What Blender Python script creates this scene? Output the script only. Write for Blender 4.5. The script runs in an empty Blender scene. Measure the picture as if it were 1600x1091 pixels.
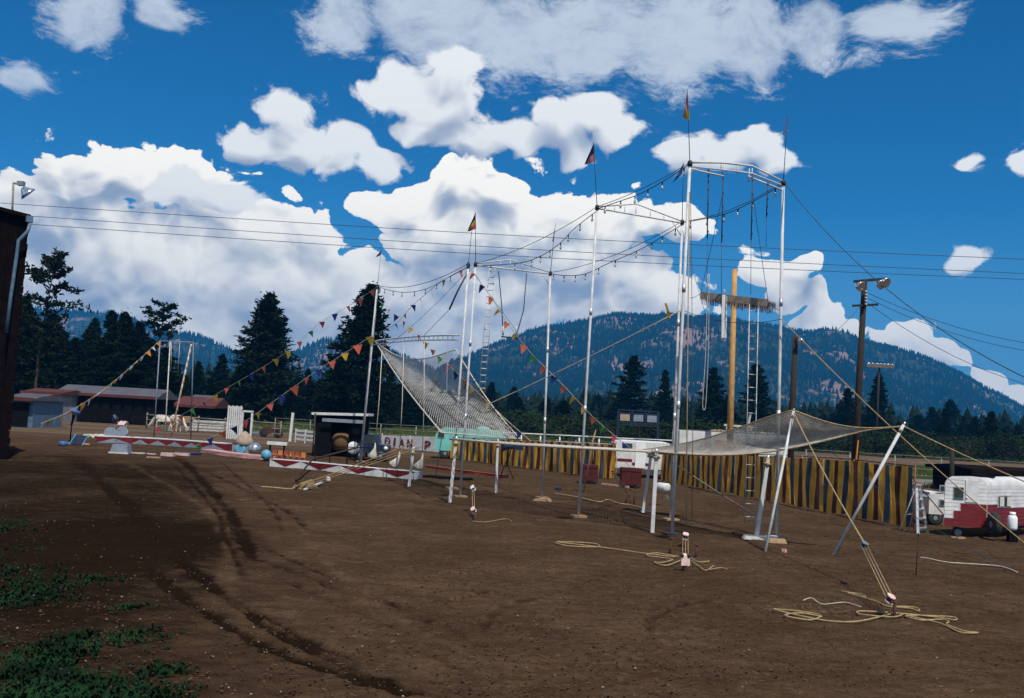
import bpy, math, random
import numpy as np
from mathutils import Vector, Matrix, Euler, Quaternion

# ------------------------------------------------------------------ camera
S = bpy.context.scene
COL = S.collection
R = math.radians
FPX, CX, CY = 1525.0, 800.0, 545.5          # focal length and centre in photograph pixels
PITCH, ROLL, EYE = R(3.86), R(3.2), 3.4
cam_d = bpy.data.cameras.new('camera')
cam = bpy.data.objects.new('camera', cam_d)
COL.objects.link(cam)
CAMROT = Matrix.Rotation(math.pi / 2 + PITCH, 3, 'X') @ Matrix.Rotation(ROLL, 3, 'Z')
cam.matrix_world = Matrix.Translation((0, 0, EYE)) @ CAMROT.to_4x4()
cam_d.sensor_width = 36.0
cam_d.lens = FPX / 1600.0 * 36.0
cam_d.clip_start = 0.1
cam_d.clip_end = 20000.0
S.camera = cam

# ------------------------------------------------------------------ exposure
S.render.engine = 'CYCLES'
S.view_settings.view_transform = 'Standard'
S.view_settings.look = 'None'
S.view_settings.exposure = 0.0
S.view_settings.gamma = 1.0
S.view_settings.use_curve_mapping = False
S.cycles.max_bounces = 5
S.cycles.diffuse_bounces = 2
S.cycles.transparent_max_bounces = 8
S.cycles.volume_bounces = 0
S.cycles.use_denoising = True

def ray(px, py):
    v = Vector(((px - CX) / FPX, (CY - py) / FPX, -1.0))
    return CAMROT @ v
def P(px, py, depth):
    """point seen at photograph pixel px,py standing `depth` metres away along the ground axis"""
    r = ray(px, py)
    t = depth / r.y
    return Vector((r.x * t, depth, EYE + r.z * t))
def G(px, py, z=0.0):
    """ground point seen at a pixel"""
    r = ray(px, py)
    t = (z - EYE) / r.z
    return Vector((r.x * t, r.y * t, z))
def direction(px, py):
    return ray(px, py).normalized()

# ------------------------------------------------------------------ sky, clouds and sun
SUN_EL, SUN_AZ = R(57), R(158)               # azimuth clockwise from +Y (view axis) towards +X
SUN = Vector((math.sin(SUN_AZ) * math.cos(SUN_EL), math.cos(SUN_AZ) * math.cos(SUN_EL), math.sin(SUN_EL)))
world = bpy.data.worlds.new('World')
S.world = world
world.use_nodes = True

class NT:
    """small helper to wire nodes"""
    def __init__(self, tree):
        self.t = tree; self.n = tree.nodes; self.l = tree.links
    def put(self, sock, v):
        if isinstance(v, bpy.types.NodeSocket): self.l.new(v, sock)
        elif v is not None: sock.default_value = v
    def math(self, op, a, b=None, c=None, clamp=False):
        n = self.n.new('ShaderNodeMath'); n.operation = op; n.use_clamp = clamp
        self.put(n.inputs[0], a); self.put(n.inputs[1], b); self.put(n.inputs[2], c)
        return n.outputs[0]
    def vmath(self, op, a, b=None, scale=None):
        n = self.n.new('ShaderNodeVectorMath'); n.operation = op
        self.put(n.inputs[0], a); self.put(n.inputs[1], b)
        if scale is not None: self.put(n.inputs['Scale'], scale)
        return n.outputs['Value'] if op in ('LENGTH', 'DISTANCE', 'DOT_PRODUCT') else n.outputs['Vector']
    def noise(self, vec, scale, detail=4, rough=0.5, dist=0.0, lac=2.0, color=False):
        n = self.n.new('ShaderNodeTexNoise'); n.noise_dimensions = '3D'
        self.put(n.inputs['Vector'], vec); n.inputs['Scale'].default_value = scale
        n.inputs['Detail'].default_value = detail; n.inputs['Roughness'].default_value = rough
        n.inputs['Distortion'].default_value = dist; n.inputs['Lacunarity'].default_value = lac
        return n.outputs['Color' if color else 'Fac']
    def ramp(self, fac, stops, interp='LINEAR'):
        n = self.n.new('ShaderNodeValToRGB'); n.color_ramp.interpolation = interp
        e = n.color_ramp.elements
        while len(e) < len(stops): e.new(0.5)
        for i, (p, c) in enumerate(stops):
            e[i].position = p; e[i].color = tuple(c) + (1.0,) if len(c) == 3 else c
        self.put(n.inputs['Fac'], fac)
        return n.outputs['Color']
    def mapr(self, v, a, b, c=0.0, d=1.0, smooth=True):
        n = self.n.new('ShaderNodeMapRange'); n.interpolation_type = 'SMOOTHSTEP' if smooth else 'LINEAR'
        self.put(n.inputs[0], v)
        for k, x in zip((1, 2, 3, 4), (a, b, c, d)): n.inputs[k].default_value = x
        return n.outputs[0]
    def mix(self, fac, a, b, blend='MIX'):
        n = self.n.new('ShaderNodeMix'); n.data_type = 'RGBA'; n.blend_type = blend
        self.put(n.inputs['Factor'], fac)
        for s, v in ((n.inputs[6], a), (n.inputs[7], b)):
            if isinstance(v, (tuple, list)): v = tuple(v)[:3] + (1.0,)
            self.put(s, v)
        return n.outputs[2]

ASP = 1.35                                    # clouds are wider than tall
def scaled(d): return Vector((d.x, d.y, d.z * ASP))

def cloud_group(name, blobs, seed=0.0, fscale=7.0, amp=0.75, billow=0.5, detail=7, grow=1.22, core=0.5, fine=1.45, streak=1.0):
    """density of one cloud deck as a function of the view direction; blobs give where the heaps stand"""
    g = bpy.data.node_groups.new(name, 'ShaderNodeTree')
    g.interface.new_socket('Vector', in_out='INPUT', socket_type='NodeSocketVector')
    g.interface.new_socket('Warp', in_out='INPUT', socket_type='NodeSocketVector')
    g.interface.new_socket('Around', in_out='INPUT', socket_type='NodeSocketFloat')
    g.interface.new_socket('Density', in_out='OUTPUT', socket_type='NodeSocketFloat')
    g.interface.new_socket('Mass', in_out='OUTPUT', socket_type='NodeSocketFloat')
    k = NT(g)
    gi = g.nodes.new('NodeGroupInput'); go = g.nodes.new('NodeGroupOutput')
    d, warp, around = gi.outputs[0], gi.outputs[1], gi.outputs[2]
    dw = k.vmath('ADD', d, k.vmath('SCALE', warp, scale=0.075))
    ds = k.vmath('MULTIPLY', dw, (1, 1, ASP))
    acc = None
    for (px, py, r) in blobs:
        c = scaled(direction(px, py))
        dist = k.vmath('DISTANCE', ds, tuple(c))
        v = k.math('MULTIPLY_ADD', dist, -FPX / (r * grow), 1.0)
        acc = v if acc is None else k.math('SMOOTH_MAX', acc, v, 0.3)
    # the same kind of sky goes on all around, outside the part the camera looks at
    gen = k.math('MULTIPLY_ADD', k.noise(k.vmath('ADD', ds, (seed, 3.1, 0)), 2.6, 2, 0.5), 5.0, -2.75)
    gen = k.math('SUBTRACT', gen, k.math('MULTIPLY', k.math('SUBTRACT', 1.0, around), 6.0))
    acc = k.math('MAXIMUM', acc, gen)
    acc = k.math('MAXIMUM', acc, -1.2)
    off = k.vmath('ADD', k.vmath('MULTIPLY', ds, (1, 1, streak)), (seed, seed * 0.7, seed * 1.3))
    det = k.math('MULTIPLY', k.math('SUBTRACT', k.noise(off, fscale, detail, 0.66), 0.5), amp * 2.0)
    if billow:
        vor = g.nodes.new('ShaderNodeTexVoronoi'); vor.feature = 'F1'; vor.inputs['Scale'].default_value = fscale * 3.6
        vor.inputs['Detail'].default_value = 1.3; vor.inputs['Roughness'].default_value = 0.6
        g.links.new(k.vmath('ADD', off, k.vmath('SCALE', warp, scale=0.05)), vor.inputs['Vector'])
        vd = vor.outputs['Distance']
        det = k.math('MULTIPLY_ADD', k.math('SUBTRACT', 0.30, k.math('MULTIPLY', vd, vd)), billow * 1.25, det)
    fill = k.mapr(acc, 0.16, 0.55, 0.0, core)
    det = k.math('MULTIPLY_ADD', k.math('SUBTRACT', k.noise(off, fscale * 6.5, 4, 0.70), 0.5), fine, det)
    det = k.math('MULTIPLY', det, k.mapr(acc, 0.25, 0.6, 1.0, 0.35))
    dens = k.math('ADD', k.math('ADD', k.math('MINIMUM', acc, 0.6), fill), det)
    soft = k.math('MULTIPLY', k.math('SUBTRACT', k.noise(off, fscale * 1.0, 3.5, 0.5), 0.5), amp * 2.0)
    rel = k.math('ADD', k.math('MINIMUM', acc, 0.9), soft)
    if billow:                                 # rounded heads of the heaps
        rel = k.math('MULTIPLY_ADD', k.math('SUBTRACT', 0.30, k.math('MULTIPLY', vd, vd)), billow * 0.34, rel)
    g.links.new(dens, go.inputs['Density']); g.links.new(rel, go.inputs['Mass'])
    return g

BACK = [(30,345,85),(70,330,85),(130,290,78),(190,262,62),(240,280,66),(275,262,56),(310,290,74),(350,320,66),
        (40,450,150),(170,420,150),(310,420,140),(420,365,80),(490,362,56),(440,460,140),(545,460,130),(150,560,160),
        (330,560,150),(20,580,150),(480,570,150),(620,560,150),(760,560,150),
        (590,312,50),(650,312,64),(720,285,60),(780,290,62),(690,370,120),(800,360,120),(890,335,80),(955,345,70),
        (1010,355,54),(1075,368,52),(900,420,120),(770,470,140),(640,470,140),(1000,445,74),(1050,470,56),(950,490,100),
        (1180,425,34),(1212,430,28),(1245,418,30),(1215,462,36),(1252,462,34),(1275,492,36),(1240,500,34),(1310,520,34),(1270,525,34),(1412,515,30),(1440,512,34),(1380,535,28),(1425,545,36),(1465,535,34),(1495,555,30),(1450,565,34),(1530,580,24),
        (1540,590,30),(1590,610,34)]
MID = [(452,170,46),(405,220,46),(470,222,62),(545,205,50),(590,240,44),(530,245,42),
       (640,135,62),(708,105,48),(590,135,34),(690,160,68),(650,190,50),(730,215,56),(800,205,42),(870,190,56),(930,175,48),(955,205,42),(890,225,38),
       (1170,225,52),(1085,242,46),(1130,250,46),(1205,255,42),
       (310,300,56),(270,300,44),(365,318,46),(1508,405,30),(1592,265,28),(1508,262,18)]
HIGH = [(560,30,70),(680,35,100),(800,55,110),(920,60,110),(1050,65,110),(1170,60,90),(1290,45,70),(1400,28,60),(140,22,70),(250,22,50),(40,112,42)]

def build_sky():
    k = NT(world.node_tree); k.n.clear()
    tc = k.n.new('ShaderNodeTexCoord'); d = k.vmath('NORMALIZE', tc.outputs['Generated'])
    sky = k.n.new('ShaderNodeTexSky'); sky.sky_type = 'NISHITA'; sky.sun_disc = False
    sky.sun_elevation = SUN_EL; sky.sun_rotation = SUN_AZ
    sky.altitude = 2100; sky.air_density = 1.0; sky.dust_density = 0.1; sky.ozone_density = 2.0
    hsv = k.n.new('ShaderNodeHueSaturation'); hsv.inputs['Saturation'].default_value = 1.3; hsv.inputs['Value'].default_value = 0.78
    hsv.inputs['Hue'].default_value = 0.492
    k.l.new(sky.outputs[0], hsv.inputs['Color'])
    def bg(color, strength):
        b = k.n.new('ShaderNodeBackground'); k.put(b.inputs['Color'], color); b.inputs['Strength'].default_value = strength
        return b.outputs[0]
    def over(fac, a, b):
        m = k.n.new('ShaderNodeMixShader'); k.put(m.inputs[0], fac); k.l.new(a, m.inputs[1]); k.l.new(b, m.inputs[2])
        return m.outputs[0]
    sepd = k.n.new('ShaderNodeSeparateXYZ'); k.l.new(d, sepd.inputs[0])
    clear = k.mapr(sepd.outputs[2], 0.08, 0.24, 0.5, 1.0)           # low clouds are seen through more air
    around = k.mapr(sepd.outputs[1], 0.68, 0.80, 1.0, 0.0)
    warp = k.vmath('SUBTRACT', k.noise(d, 6.0, 3, 0.6, color=True), (0.5, 0.5, 0.5))
    broad = k.noise(k.vmath('MULTIPLY', d, (1, 1, 1.8)), 5.5, 3, 0.55)
    def deck(group, tint_lit, tint_shade, edge, gain, biggain, soft, gloom, mid, step, relief=True):
        def at(v):
            a = k.n.new('ShaderNodeGroup'); a.node_tree = group
            k.l.new(v, a.inputs[0]); k.l.new(warp, a.inputs[1]); k.l.new(around, a.inputs[2]); return a
        a = at(d)
        alpha = k.mapr(a.outputs[0], edge, edge + soft)
        if not relief: return alpha, bg(tint_lit + (1.0,), 1.0)
        b = at(k.vmath('ADD', d, tuple(Vector((0.3, -0.1, 1.0)).normalized() * step)))
        lit = k.math('MULTIPLY', k.math('SUBTRACT', a.outputs[1], b.outputs[1]), gain)
        lit = k.math('MULTIPLY_ADD', k.math('SUBTRACT', a.outputs[0], a.outputs[1]), biggain, lit)
        lit = k.math('MULTIPLY_ADD', k.math('SUBTRACT', broad, 0.5), 1.5, lit)
        lit = k.math('SUBTRACT', lit, k.math('MULTIPLY', k.math('MINIMUM', k.math('MAXIMUM', a.outputs[0], 0.0), 1.3), gloom))
        lit = k.math('MULTIPLY_ADD', lit, clear, k.mapr(sepd.outputs[2], 0.05, 0.26, mid - 0.20, mid))
        lit = k.mapr(lit, 0.0, 1.0)
        return alpha, bg(k.mix(lit, tint_shade, tint_lit), 1.0)
    base = bg(k.mix(k.mapr(sepd.outputs[2], 0.0, 0.22, 0.85, 0.0), k.mix(1.0, hsv.outputs[0], (0.36, 0.96, 1.25), 'MULTIPLY'), (1.6, 3.6, 6.0)), 0.1)
    gb = cloud_group('cumulus_far', BACK, 1.7, 8.5, 0.84, 0.85, 7, 1.22, 0.6)
    gm = cloud_group('cumulus_near', MID, 5.3, 9.0, 0.78, 0.55, 7, 1.30, 0.35)
    gh = cloud_group('high_cloud', HIGH, 9.1, 10.0, 1.7, 0.0, 8, 1.15, 0.1, 1.3, 1.7)
    aH, cH = deck(gh, (0.76, 0.83, 0.90), None, 0.0, 0, 0, 0.85, 0, 0, 0, False)
    aB, cB = deck(gb, (1.25, 1.20, 1.09), (0.36, 0.43, 0.56), 0.06, 1.2, 0.22, 0.22, 0.42, 0.86, 0.026)
    aM, cM = deck(gm, (1.00, 1.01, 1.00), (0.38, 0.45, 0.58), 0.03, 1.25, 0.22, 0.60, 0.52, 0.86, 0.026)
    # haze-blue towards the horizon is mixed over the Nishita sky by elevation
    s = over(k.math('MULTIPLY', aH, 0.80), base, cH)
    s = over(aB, s, cB)
    s = over(k.math('MULTIPLY', aM, 0.97), s, cM)
    out = k.n.new('ShaderNodeOutputWorld'); k.l.new(s, out.inputs['Surface'])
build_sky()
world.cycles.sampling_method = 'MANUAL'
world.cycles.sample_map_resolution = 256

sun_d = bpy.data.lights.new('sun', 'SUN'); sun_d.energy = 4.6; sun_d.angle = R(0.53); sun_d.color = (1.0, 0.95, 0.87)
sun = bpy.data.objects.new('sun', sun_d); COL.objects.link(sun)
sun.rotation_euler = (-SUN).to_track_quat('-Z', 'Y').to_euler()
sun.location = (0, 0, 60)

# ------------------------------------------------------------------ helpers
rng = random.Random(7)
NP = np.random.default_rng(11)

def prop(o, label=None, cat=None, group=None, kind=None):
    if label: o['label'] = label
    if cat: o['category'] = cat
    if group: o['group'] = group
    if kind: o['kind'] = kind
    return o
def empty(name, loc, label=None, cat=None, group=None):
    o = bpy.data.objects.new(name, None); COL.objects.link(o)
    o.location = loc; o.empty_display_size = 0.2
    return prop(o, label, cat, group)
def origin(o):
    v = Vector((0, 0, 0))
    while o is not None:
        v = v + o.location; o = o.parent
    return v
def mesh_obj(name, me, parent=None, mat=None):
    o = bpy.data.objects.new(name, me); COL.objects.link(o)
    if mat is not None and not me.materials: me.materials.append(mat)
    if parent is not None: o.parent = parent
    return o

def perp(t):
    a = Vector((0, 0, 1)) if abs(t.z) < 0.9 else Vector((1, 0, 0))
    u = t.cross(a).normalized()
    return u, t.cross(u).normalized()

class MB:
    """collects shapes in world coordinates; build() links them as one mesh object"""
    def __init__(self): self.v = []; self.f = []; self.s = []
    def add(self, vs, fs, smooth=False):
        b = len(self.v); self.v.extend([tuple(p) for p in vs])
        for f in fs: self.f.append(tuple(b + i for i in f)); self.s.append(smooth)
        return self
    def box(self, c, size, rz=0.0, rot=None):
        m = rot if rot is not None else Matrix.Rotation(rz, 3, 'Z')
        c = Vector(c); h = Vector(size) * 0.5
        vs = [c + m @ Vector((sx * h.x, sy * h.y, sz * h.z)) for sz in (-1, 1) for sy in (-1, 1) for sx in (-1, 1)]
        return self.add(vs, [(0, 2, 3, 1), (4, 5, 7, 6), (0, 1, 5, 4), (2, 6, 7, 3), (0, 4, 6, 2), (1, 3, 7, 5)])
    def beam(self, a, b, w, h=None):
        """rectangular bar from a to b"""
        a = Vector(a); b = Vector(b); t = (b - a).normalized(); u, v = perp(t); h = h or w
        vs = []
        for p in (a, b):
            for su, sv in ((-1, -1), (1, -1), (1, 1), (-1, 1)): vs.append(p + u * su * w / 2 + v * sv * h / 2)
        return self.add(vs, [(3, 2, 1, 0), (4, 5, 6, 7), (0, 1, 5, 4), (1, 2, 6, 5), (2, 3, 7, 6), (3, 0, 4, 7)])
    def tube(self, pts, r, n=6, cap=True, smooth=True):
        pts = [Vector(p) for p in pts]
        rs = r if isinstance(r, (list, tuple)) else [r] * len(pts)
        vs = []; u = None
        for i, p in enumerate(pts):
            t = (pts[min(i + 1, len(pts) - 1)] - pts[max(i - 1, 0)])
            t = t.normalized() if t.length > 1e-9 else Vector((0, 0, 1))
            if u is None: u, w = perp(t)
            else:
                u = (u - t * u.dot(t))
                u = u.normalized() if u.length > 1e-6 else perp(t)[0]
                w = t.cross(u)
            for k in range(n):
                a = 2 * math.pi * k / n
                vs.append(p + (u * math.cos(a) + w * math.sin(a)) * rs[i])
        fs = []
        for i in range(len(pts) - 1):
            for k in range(n):
                fs.append((i * n + k, i * n + (k + 1) % n, (i + 1) * n + (k + 1) % n, (i + 1) * n + k))
        if cap:
            fs.append(tuple(reversed(range(n)))); fs.append(tuple(range((len(pts) - 1) * n, len(pts) * n)))
        return self.add(vs, fs, smooth)
    def lathe(self, base, prof, n=16, axis=None, smooth=True):
        """prof: list of (radius, height) along axis"""
        base = Vector(base); ax = Vector(axis).normalized() if axis else Vector((0, 0, 1)); u, w = perp(ax)
        vs = []
        for r, h in prof:
            for k in range(n):
                a = 2 * math.pi * k / n
                vs.append(base + ax * h + (u * math.cos(a) + w * math.sin(a)) * r)
        fs = [(i * n + k, (i + 1) * n + k, (i + 1) * n + (k + 1) % n, i * n + (k + 1) % n) for i in range(len(prof) - 1) for k in range(n)]
        self.add(vs, fs, smooth); b = len(self.v) - len(vs)
        for f in (tuple(range(n)), tuple(reversed(range((len(prof) - 1) * n, len(prof) * n)))):
            self.f.append(tuple(b + i for i in f)); self.s.append(False)
        return self
    def prism(self, outline, depth_vec, smooth=False):
        """closed outline (3D points) pushed along depth_vec"""
        n = len(outline); o = [Vector(p) for p in outline]; d = Vector(depth_vec)
        vs = o + [p + d for p in o]
        fs = [tuple(range(n)), tuple(reversed(range(n, 2 * n)))] + [(i, i + n, (i + 1) % n + n, (i + 1) % n) for i in range(n)]
        return self.add(vs, fs, smooth)
    def grid(self, rows, smooth=True, thick=None):
        """rows of points -> quads"""
        h = len(rows); w = len(rows[0]); vs = [p for r in rows for p in r]
        fs = [(i * w + j, i * w + j + 1, (i + 1) * w + j + 1, (i + 1) * w + j) for i in range(h - 1) for j in range(w - 1)]
        return self.add(vs, fs, smooth)
    def sphere(self, c, r, n=14, m=8, sq=1.0):
        prof = [(max(1e-3, r * math.sin(math.pi * i / m)), -r * sq * math.cos(math.pi * i / m)) for i in range(m + 1)]
        return self.lathe(c, prof, n)
    def mesh(self, name, off=Vector((0, 0, 0))):
        me = bpy.data.meshes.new(name)
        me.from_pydata([(x - off.x, y - off.y, z - off.z) for x, y, z in self.v], [], self.f)
        me.polygons.foreach_set('use_smooth', self.s)
        me.update()
        return me
    def build(self, name, mat, parent=None, base=None):
        off = origin(parent) if parent is not None else Vector((0, 0, 0))
        loc = Vector(base) - off if base is not None else Vector((0, 0, 0))
        o = mesh_obj(name, self.mesh(name, off + loc), parent, mat)
        o.location = loc
        return o

def sag(a, b, drop, n=12):
    a = Vector(a); b = Vector(b); out = []
    for i in range(n + 1):
        t = i / n; p = a.lerp(b, t); p.z -= drop * 4 * t * (1 - t); out.append(p)
    return out
def through(pts, n=8):
    """smooth curve through points (Catmull-Rom)"""
    pts = [Vector(p) for p in pts]; out = []
    for i in range(len(pts) - 1):
        p0 = pts[max(i - 1, 0)]; p1 = pts[i]; p2 = pts[i + 1]; p3 = pts[min(i + 2, len(pts) - 1)]
        for k in range(n):
            t = k / n
            out.append(0.5 * ((2 * p1) + (p2 - p0) * t + (2 * p0 - 5 * p1 + 4 * p2 - p3) * t * t + (3 * p1 - p0 - 3 * p2 + p3) * t ** 3))
    out.append(pts[-1]); return out

# ------------------------------------------------------------------ materials
def material(name, color, rough=0.7, metal=0.0, var=0.25, scale=6.0, bump=0.0, bscale=40.0, second=None, spec=0.3, dirt=None, obj_random=0.0, translucent=0.0):
    m = bpy.data.materials.new(name); m.use_nodes = True
    k = NT(m.node_tree); k.n.clear()
    out = k.n.new('ShaderNodeOutputMaterial'); b = k.n.new('ShaderNodeBsdfPrincipled')
    tc = k.n.new('ShaderNodeTexCoord'); v = tc.outputs['Object']
    n1 = k.noise(v, scale, 6, 0.6)
    c2 = second if second else tuple(x * (1 - var) for x in color)
    c1 = tuple(min(1, x * (1 + var * 0.6)) for x in color)
    col = k.mix(k.mapr(n1, 0.32, 0.68), c2, c1)
    if dirt:
        n2 = k.noise(v, scale * 0.45, 5, 0.65)
        col = k.mix(k.mapr(n2, 0.52, 0.72, 0.0, 0.75), col, dirt)
    if obj_random:
        oi = k.n.new('ShaderNodeObjectInfo')
        hs = k.n.new('ShaderNodeHueSaturation'); k.l.new(col, hs.inputs['Color'])
        k.put(hs.inputs['Value'], k.mapr(oi.outputs['Random'], 0, 1, 1 - obj_random, 1 + obj_random, False))
        col = hs.outputs['Color']
    k.put(b.inputs['Base Color'], col)
    k.put(b.inputs['Roughness'], k.mapr(n1, 0.2, 0.8, max(0.02, rough - 0.1), min(1, rough + 0.1)))
    b.inputs['Metallic'].default_value = metal; b.inputs['Specular IOR Level'].default_value = spec
    if bump:
        bp = k.n.new('ShaderNodeBump'); bp.inputs['Strength'].default_value = bump; bp.inputs['Distance'].default_value = 0.02
        k.put(bp.inputs['Height'], k.noise(v, bscale, 5, 0.6)); k.l.new(bp.outputs[0], b.inputs['Normal'])
    if translucent:
        tr = k.n.new('ShaderNodeBsdfTranslucent'); k.put(tr.inputs['Color'], col)
        mx = k.n.new('ShaderNodeMixShader'); mx.inputs[0].default_value = translucent
        k.l.new(b.outputs[0], mx.inputs[1]); k.l.new(tr.outputs[0], mx.inputs[2]); k.l.new(mx.outputs[0], out.inputs['Surface'])
    else:
        k.l.new(b.outputs[0], out.inputs['Surface'])
    return m
M = {}
M['steel_white'] = material('white_painted_pipe', (0.56, 0.56, 0.55), 0.6, 0.0, 0.2, 3.0, dirt=(0.42, 0.39, 0.36))
M['alu'] = material('aluminium', (0.62, 0.63, 0.64), 0.4, 0.7, 0.2, 5.0)
M['dark_metal'] = material('dark_metal', (0.035, 0.035, 0.04), 0.55, 0.3, 0.3)
M['rust'] = material('rusty_iron', (0.09, 0.04, 0.025), 0.85, 0.2, 0.45, 14.0, 0.3)
M['cable'] = material('wire_cable', (0.05, 0.055, 0.065), 0.6, 0.2, 0.2)
M['rope'] = material('manila_rope', (0.36, 0.26, 0.13), 0.9, 0, 0.3, 12.0, 0.5, 220.0)
M['rope_pale'] = material('pale_cotton_rope', (0.5, 0.45, 0.36), 0.9, 0, 0.25, 12.0)
M['net'] = material('net_cord', (0.50, 0.48, 0.44), 0.9, 0, 0.25, 3.0)
M['net_dark'] = material('tarred_net_cord', (0.46, 0.42, 0.36), 0.9, 0, 0.25, 3.0)
M['canvas'] = material('dirty_canvas', (0.55, 0.51, 0.44), 0.9, 0, 0.3, 5.0, 0.3, 60.0)
M['white'] = material('white_paint', (0.62, 0.62, 0.60), 0.5, 0, 0.15, 2.5, dirt=(0.44, 0.41, 0.37))
M['white_gloss'] = material('white_enamel', (0.78, 0.78, 0.76), 0.28, 0, 0.06, 2.0, spec=0.5)
M['old_white'] = material('weathered_white_boards', (0.50, 0.49, 0.46), 0.8, 0, 0.3, 5.0, 0.3, 30.0, dirt=(0.28, 0.25, 0.22))
M['wood'] = material('raw_wood', (0.36, 0.23, 0.12), 0.8, 0, 0.3, 7.0, 0.3, 50.0)
M['wood_grey'] = material('grey_weathered_wood', (0.25, 0.22, 0.18), 0.85, 0, 0.35, 6.0, 0.3, 40.0)
M['pole_dark'] = material('creosoted_pole', (0.03, 0.023, 0.018), 0.9, 0, 0.35, 5.0, 0.4, 30.0)
M['pole_ochre'] = material('new_pine_pole', (0.48, 0.27, 0.085), 0.75, 0, 0.22, 3.0, 0.2, 30.0)
M['red'] = material('red_paint', (0.15, 0.012, 0.013), 0.45, 0, 0.2, 3.0)
M['dark_red'] = material('dark_red_paint', (0.07, 0.009, 0.008), 0.6, 0, 0.25, 3.0)
M['blue_paint'] = material('blue_paint', (0.05, 0.12, 0.32), 0.5, 0, 0.2, 3.0)
M['light_blue'] = material('light_blue_paint', (0.12, 0.35, 0.50), 0.4, 0, 0.2, 3.0)
M['grey_blue'] = material('grey_blue_paint', (0.20, 0.24, 0.30), 0.55, 0, 0.2, 3.0)
M['pink_paint'] = material('faded_pink_paint', (0.56, 0.30, 0.28), 0.6, 0, 0.2, 3.0)
M['orange_paint'] = material('orange_paint', (0.55, 0.20, 0.06), 0.6, 0, 0.2, 3.0)
M['aqua'] = material('aqua_paint', (0.16, 0.50, 0.44), 0.4, 0, 0.15, 2.0, spec=0.5)
M['navy'] = material('navy_paint', (0.012, 0.02, 0.05), 0.35, 0, 0.2, 2.0, spec=0.5)
M['black'] = material('black_paint', (0.006, 0.006, 0.007), 0.9, 0, 0.2, 2.0, spec=0.05)
M['rubber'] = material('tyre_rubber', (0.022, 0.022, 0.023), 0.85, 0, 0.25, 8.0, dirt=(0.07, 0.055, 0.04))
M['hub'] = material('blue_grey_hub', (0.22, 0.27, 0.30), 0.5, 0.3, 0.2, 6.0)
M['glass'] = material('window_glass', (0.03, 0.05, 0.05), 0.08, 0, 0.1, 2.0, spec=0.8)
M['curtain_cloth'] = material('pale_curtain', (0.6, 0.57, 0.5), 0.9, 0, 0.15, 8.0)
M['silver'] = material('silver_ball', (0.7, 0.72, 0.72), 0.22, 0.9, 0.1, 3.0)
M['tan_tarp'] = material('tan_tarpaulin', (0.36, 0.27, 0.21), 0.9, 0, 0.2, 4.0, 0.4, 14.0)
M['hay'] = material('hay', (0.16, 0.09, 0.035), 0.95, 0, 0.4, 18.0, 0.8, 40.0)
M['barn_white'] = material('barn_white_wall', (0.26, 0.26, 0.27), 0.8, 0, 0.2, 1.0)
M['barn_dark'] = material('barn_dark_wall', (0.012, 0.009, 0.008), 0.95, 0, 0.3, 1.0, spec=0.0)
M['barn_red'] = material('barn_red_roof', (0.09, 0.026, 0.022), 0.8, 0, 0.2, 1.0)
M['roof_metal'] = material('pale_tin_roof', (0.12, 0.11, 0.12), 0.5, 0.3, 0.2, 1.0)
M['roof_green'] = material('green_roof', (0.05, 0.20, 0.13), 0.6, 0, 0.2, 1.0)
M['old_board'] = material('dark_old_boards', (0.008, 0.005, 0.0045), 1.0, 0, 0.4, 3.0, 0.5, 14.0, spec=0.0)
M['gutter'] = material('blue_grey_gutter', (0.10, 0.17, 0.23), 0.5, 0.2, 0.25, 3.0)
M['bulb'] = material('clear_white_bulb', (0.5, 0.5, 0.48), 0.12, 0, 0.05, 2.0, spec=0.8)
M['fringe'] = material('faded_red_fringe', (0.27, 0.12, 0.07), 0.95, 0, 0.4, 14.0)
M['board_top'] = material('grey_fringed_cloth', (0.24, 0.21, 0.17), 0.95, 0, 0.3, 8.0)
M['brick_red'] = material('red_pipe', (0.30, 0.07, 0.04), 0.6, 0, 0.2, 4.0)
M['pinkish'] = material('pink_primer_block', (0.74, 0.52, 0.47), 0.5, 0, 0.15, 8.0)
M['horse_white'] = material('white_horse_coat', (0.62, 0.55, 0.45), 0.75, 0, 0.22, 3.0)
M['horse_tan'] = material('tan_horse_coat', (0.26, 0.16, 0.08), 0.75, 0, 0.3, 3.0)
M['mane'] = material('dark_mane', (0.30, 0.22, 0.14), 0.9, 0, 0.3, 8.0)
M['skin_pad'] = material('pinkish_cloth', (0.55, 0.38, 0.38), 0.9, 0, 0.25, 6.0)
CLOTH = {}
for nm, c in (('yellow', (0.66, 0.42, 0.035)), ('coral', (0.72, 0.16, 0.085)), ('pink', (0.70, 0.08, 0.11)), ('green', (0.10, 0.38, 0.07)),
              ('blue', (0.02, 0.035, 0.20)), ('orange', (0.72, 0.26, 0.03)), ('white', (0.66, 0.68, 0.66)), ('navy', (0.012, 0.02, 0.09)), ('purple', (0.12, 0.03, 0.09)), ('rose', (0.58, 0.22, 0.24)), ('skyblue', (0.03, 0.13, 0.30))):
    CLOTH[nm] = material(nm + '_pennant_cloth', c, 0.8, 0, 0.15, 5.0, translucent=0.55)
M['st_yellow'] = material('ochre_yellow_canvas', (0.84, 0.40, 0.045), 0.9, 0, 0.2, 1.8, 0.5, 9.0, dirt=(0.62, 0.28, 0.05), obj_random=0.12, translucent=0.55)
M['st_maroon'] = material('maroon_canvas', (0.13, 0.045, 0.036), 0.9, 0, 0.35, 1.8, 0.5, 9.0, dirt=(0.17, 0.10, 0.085), obj_random=0.25, translucent=0.55)
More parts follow.
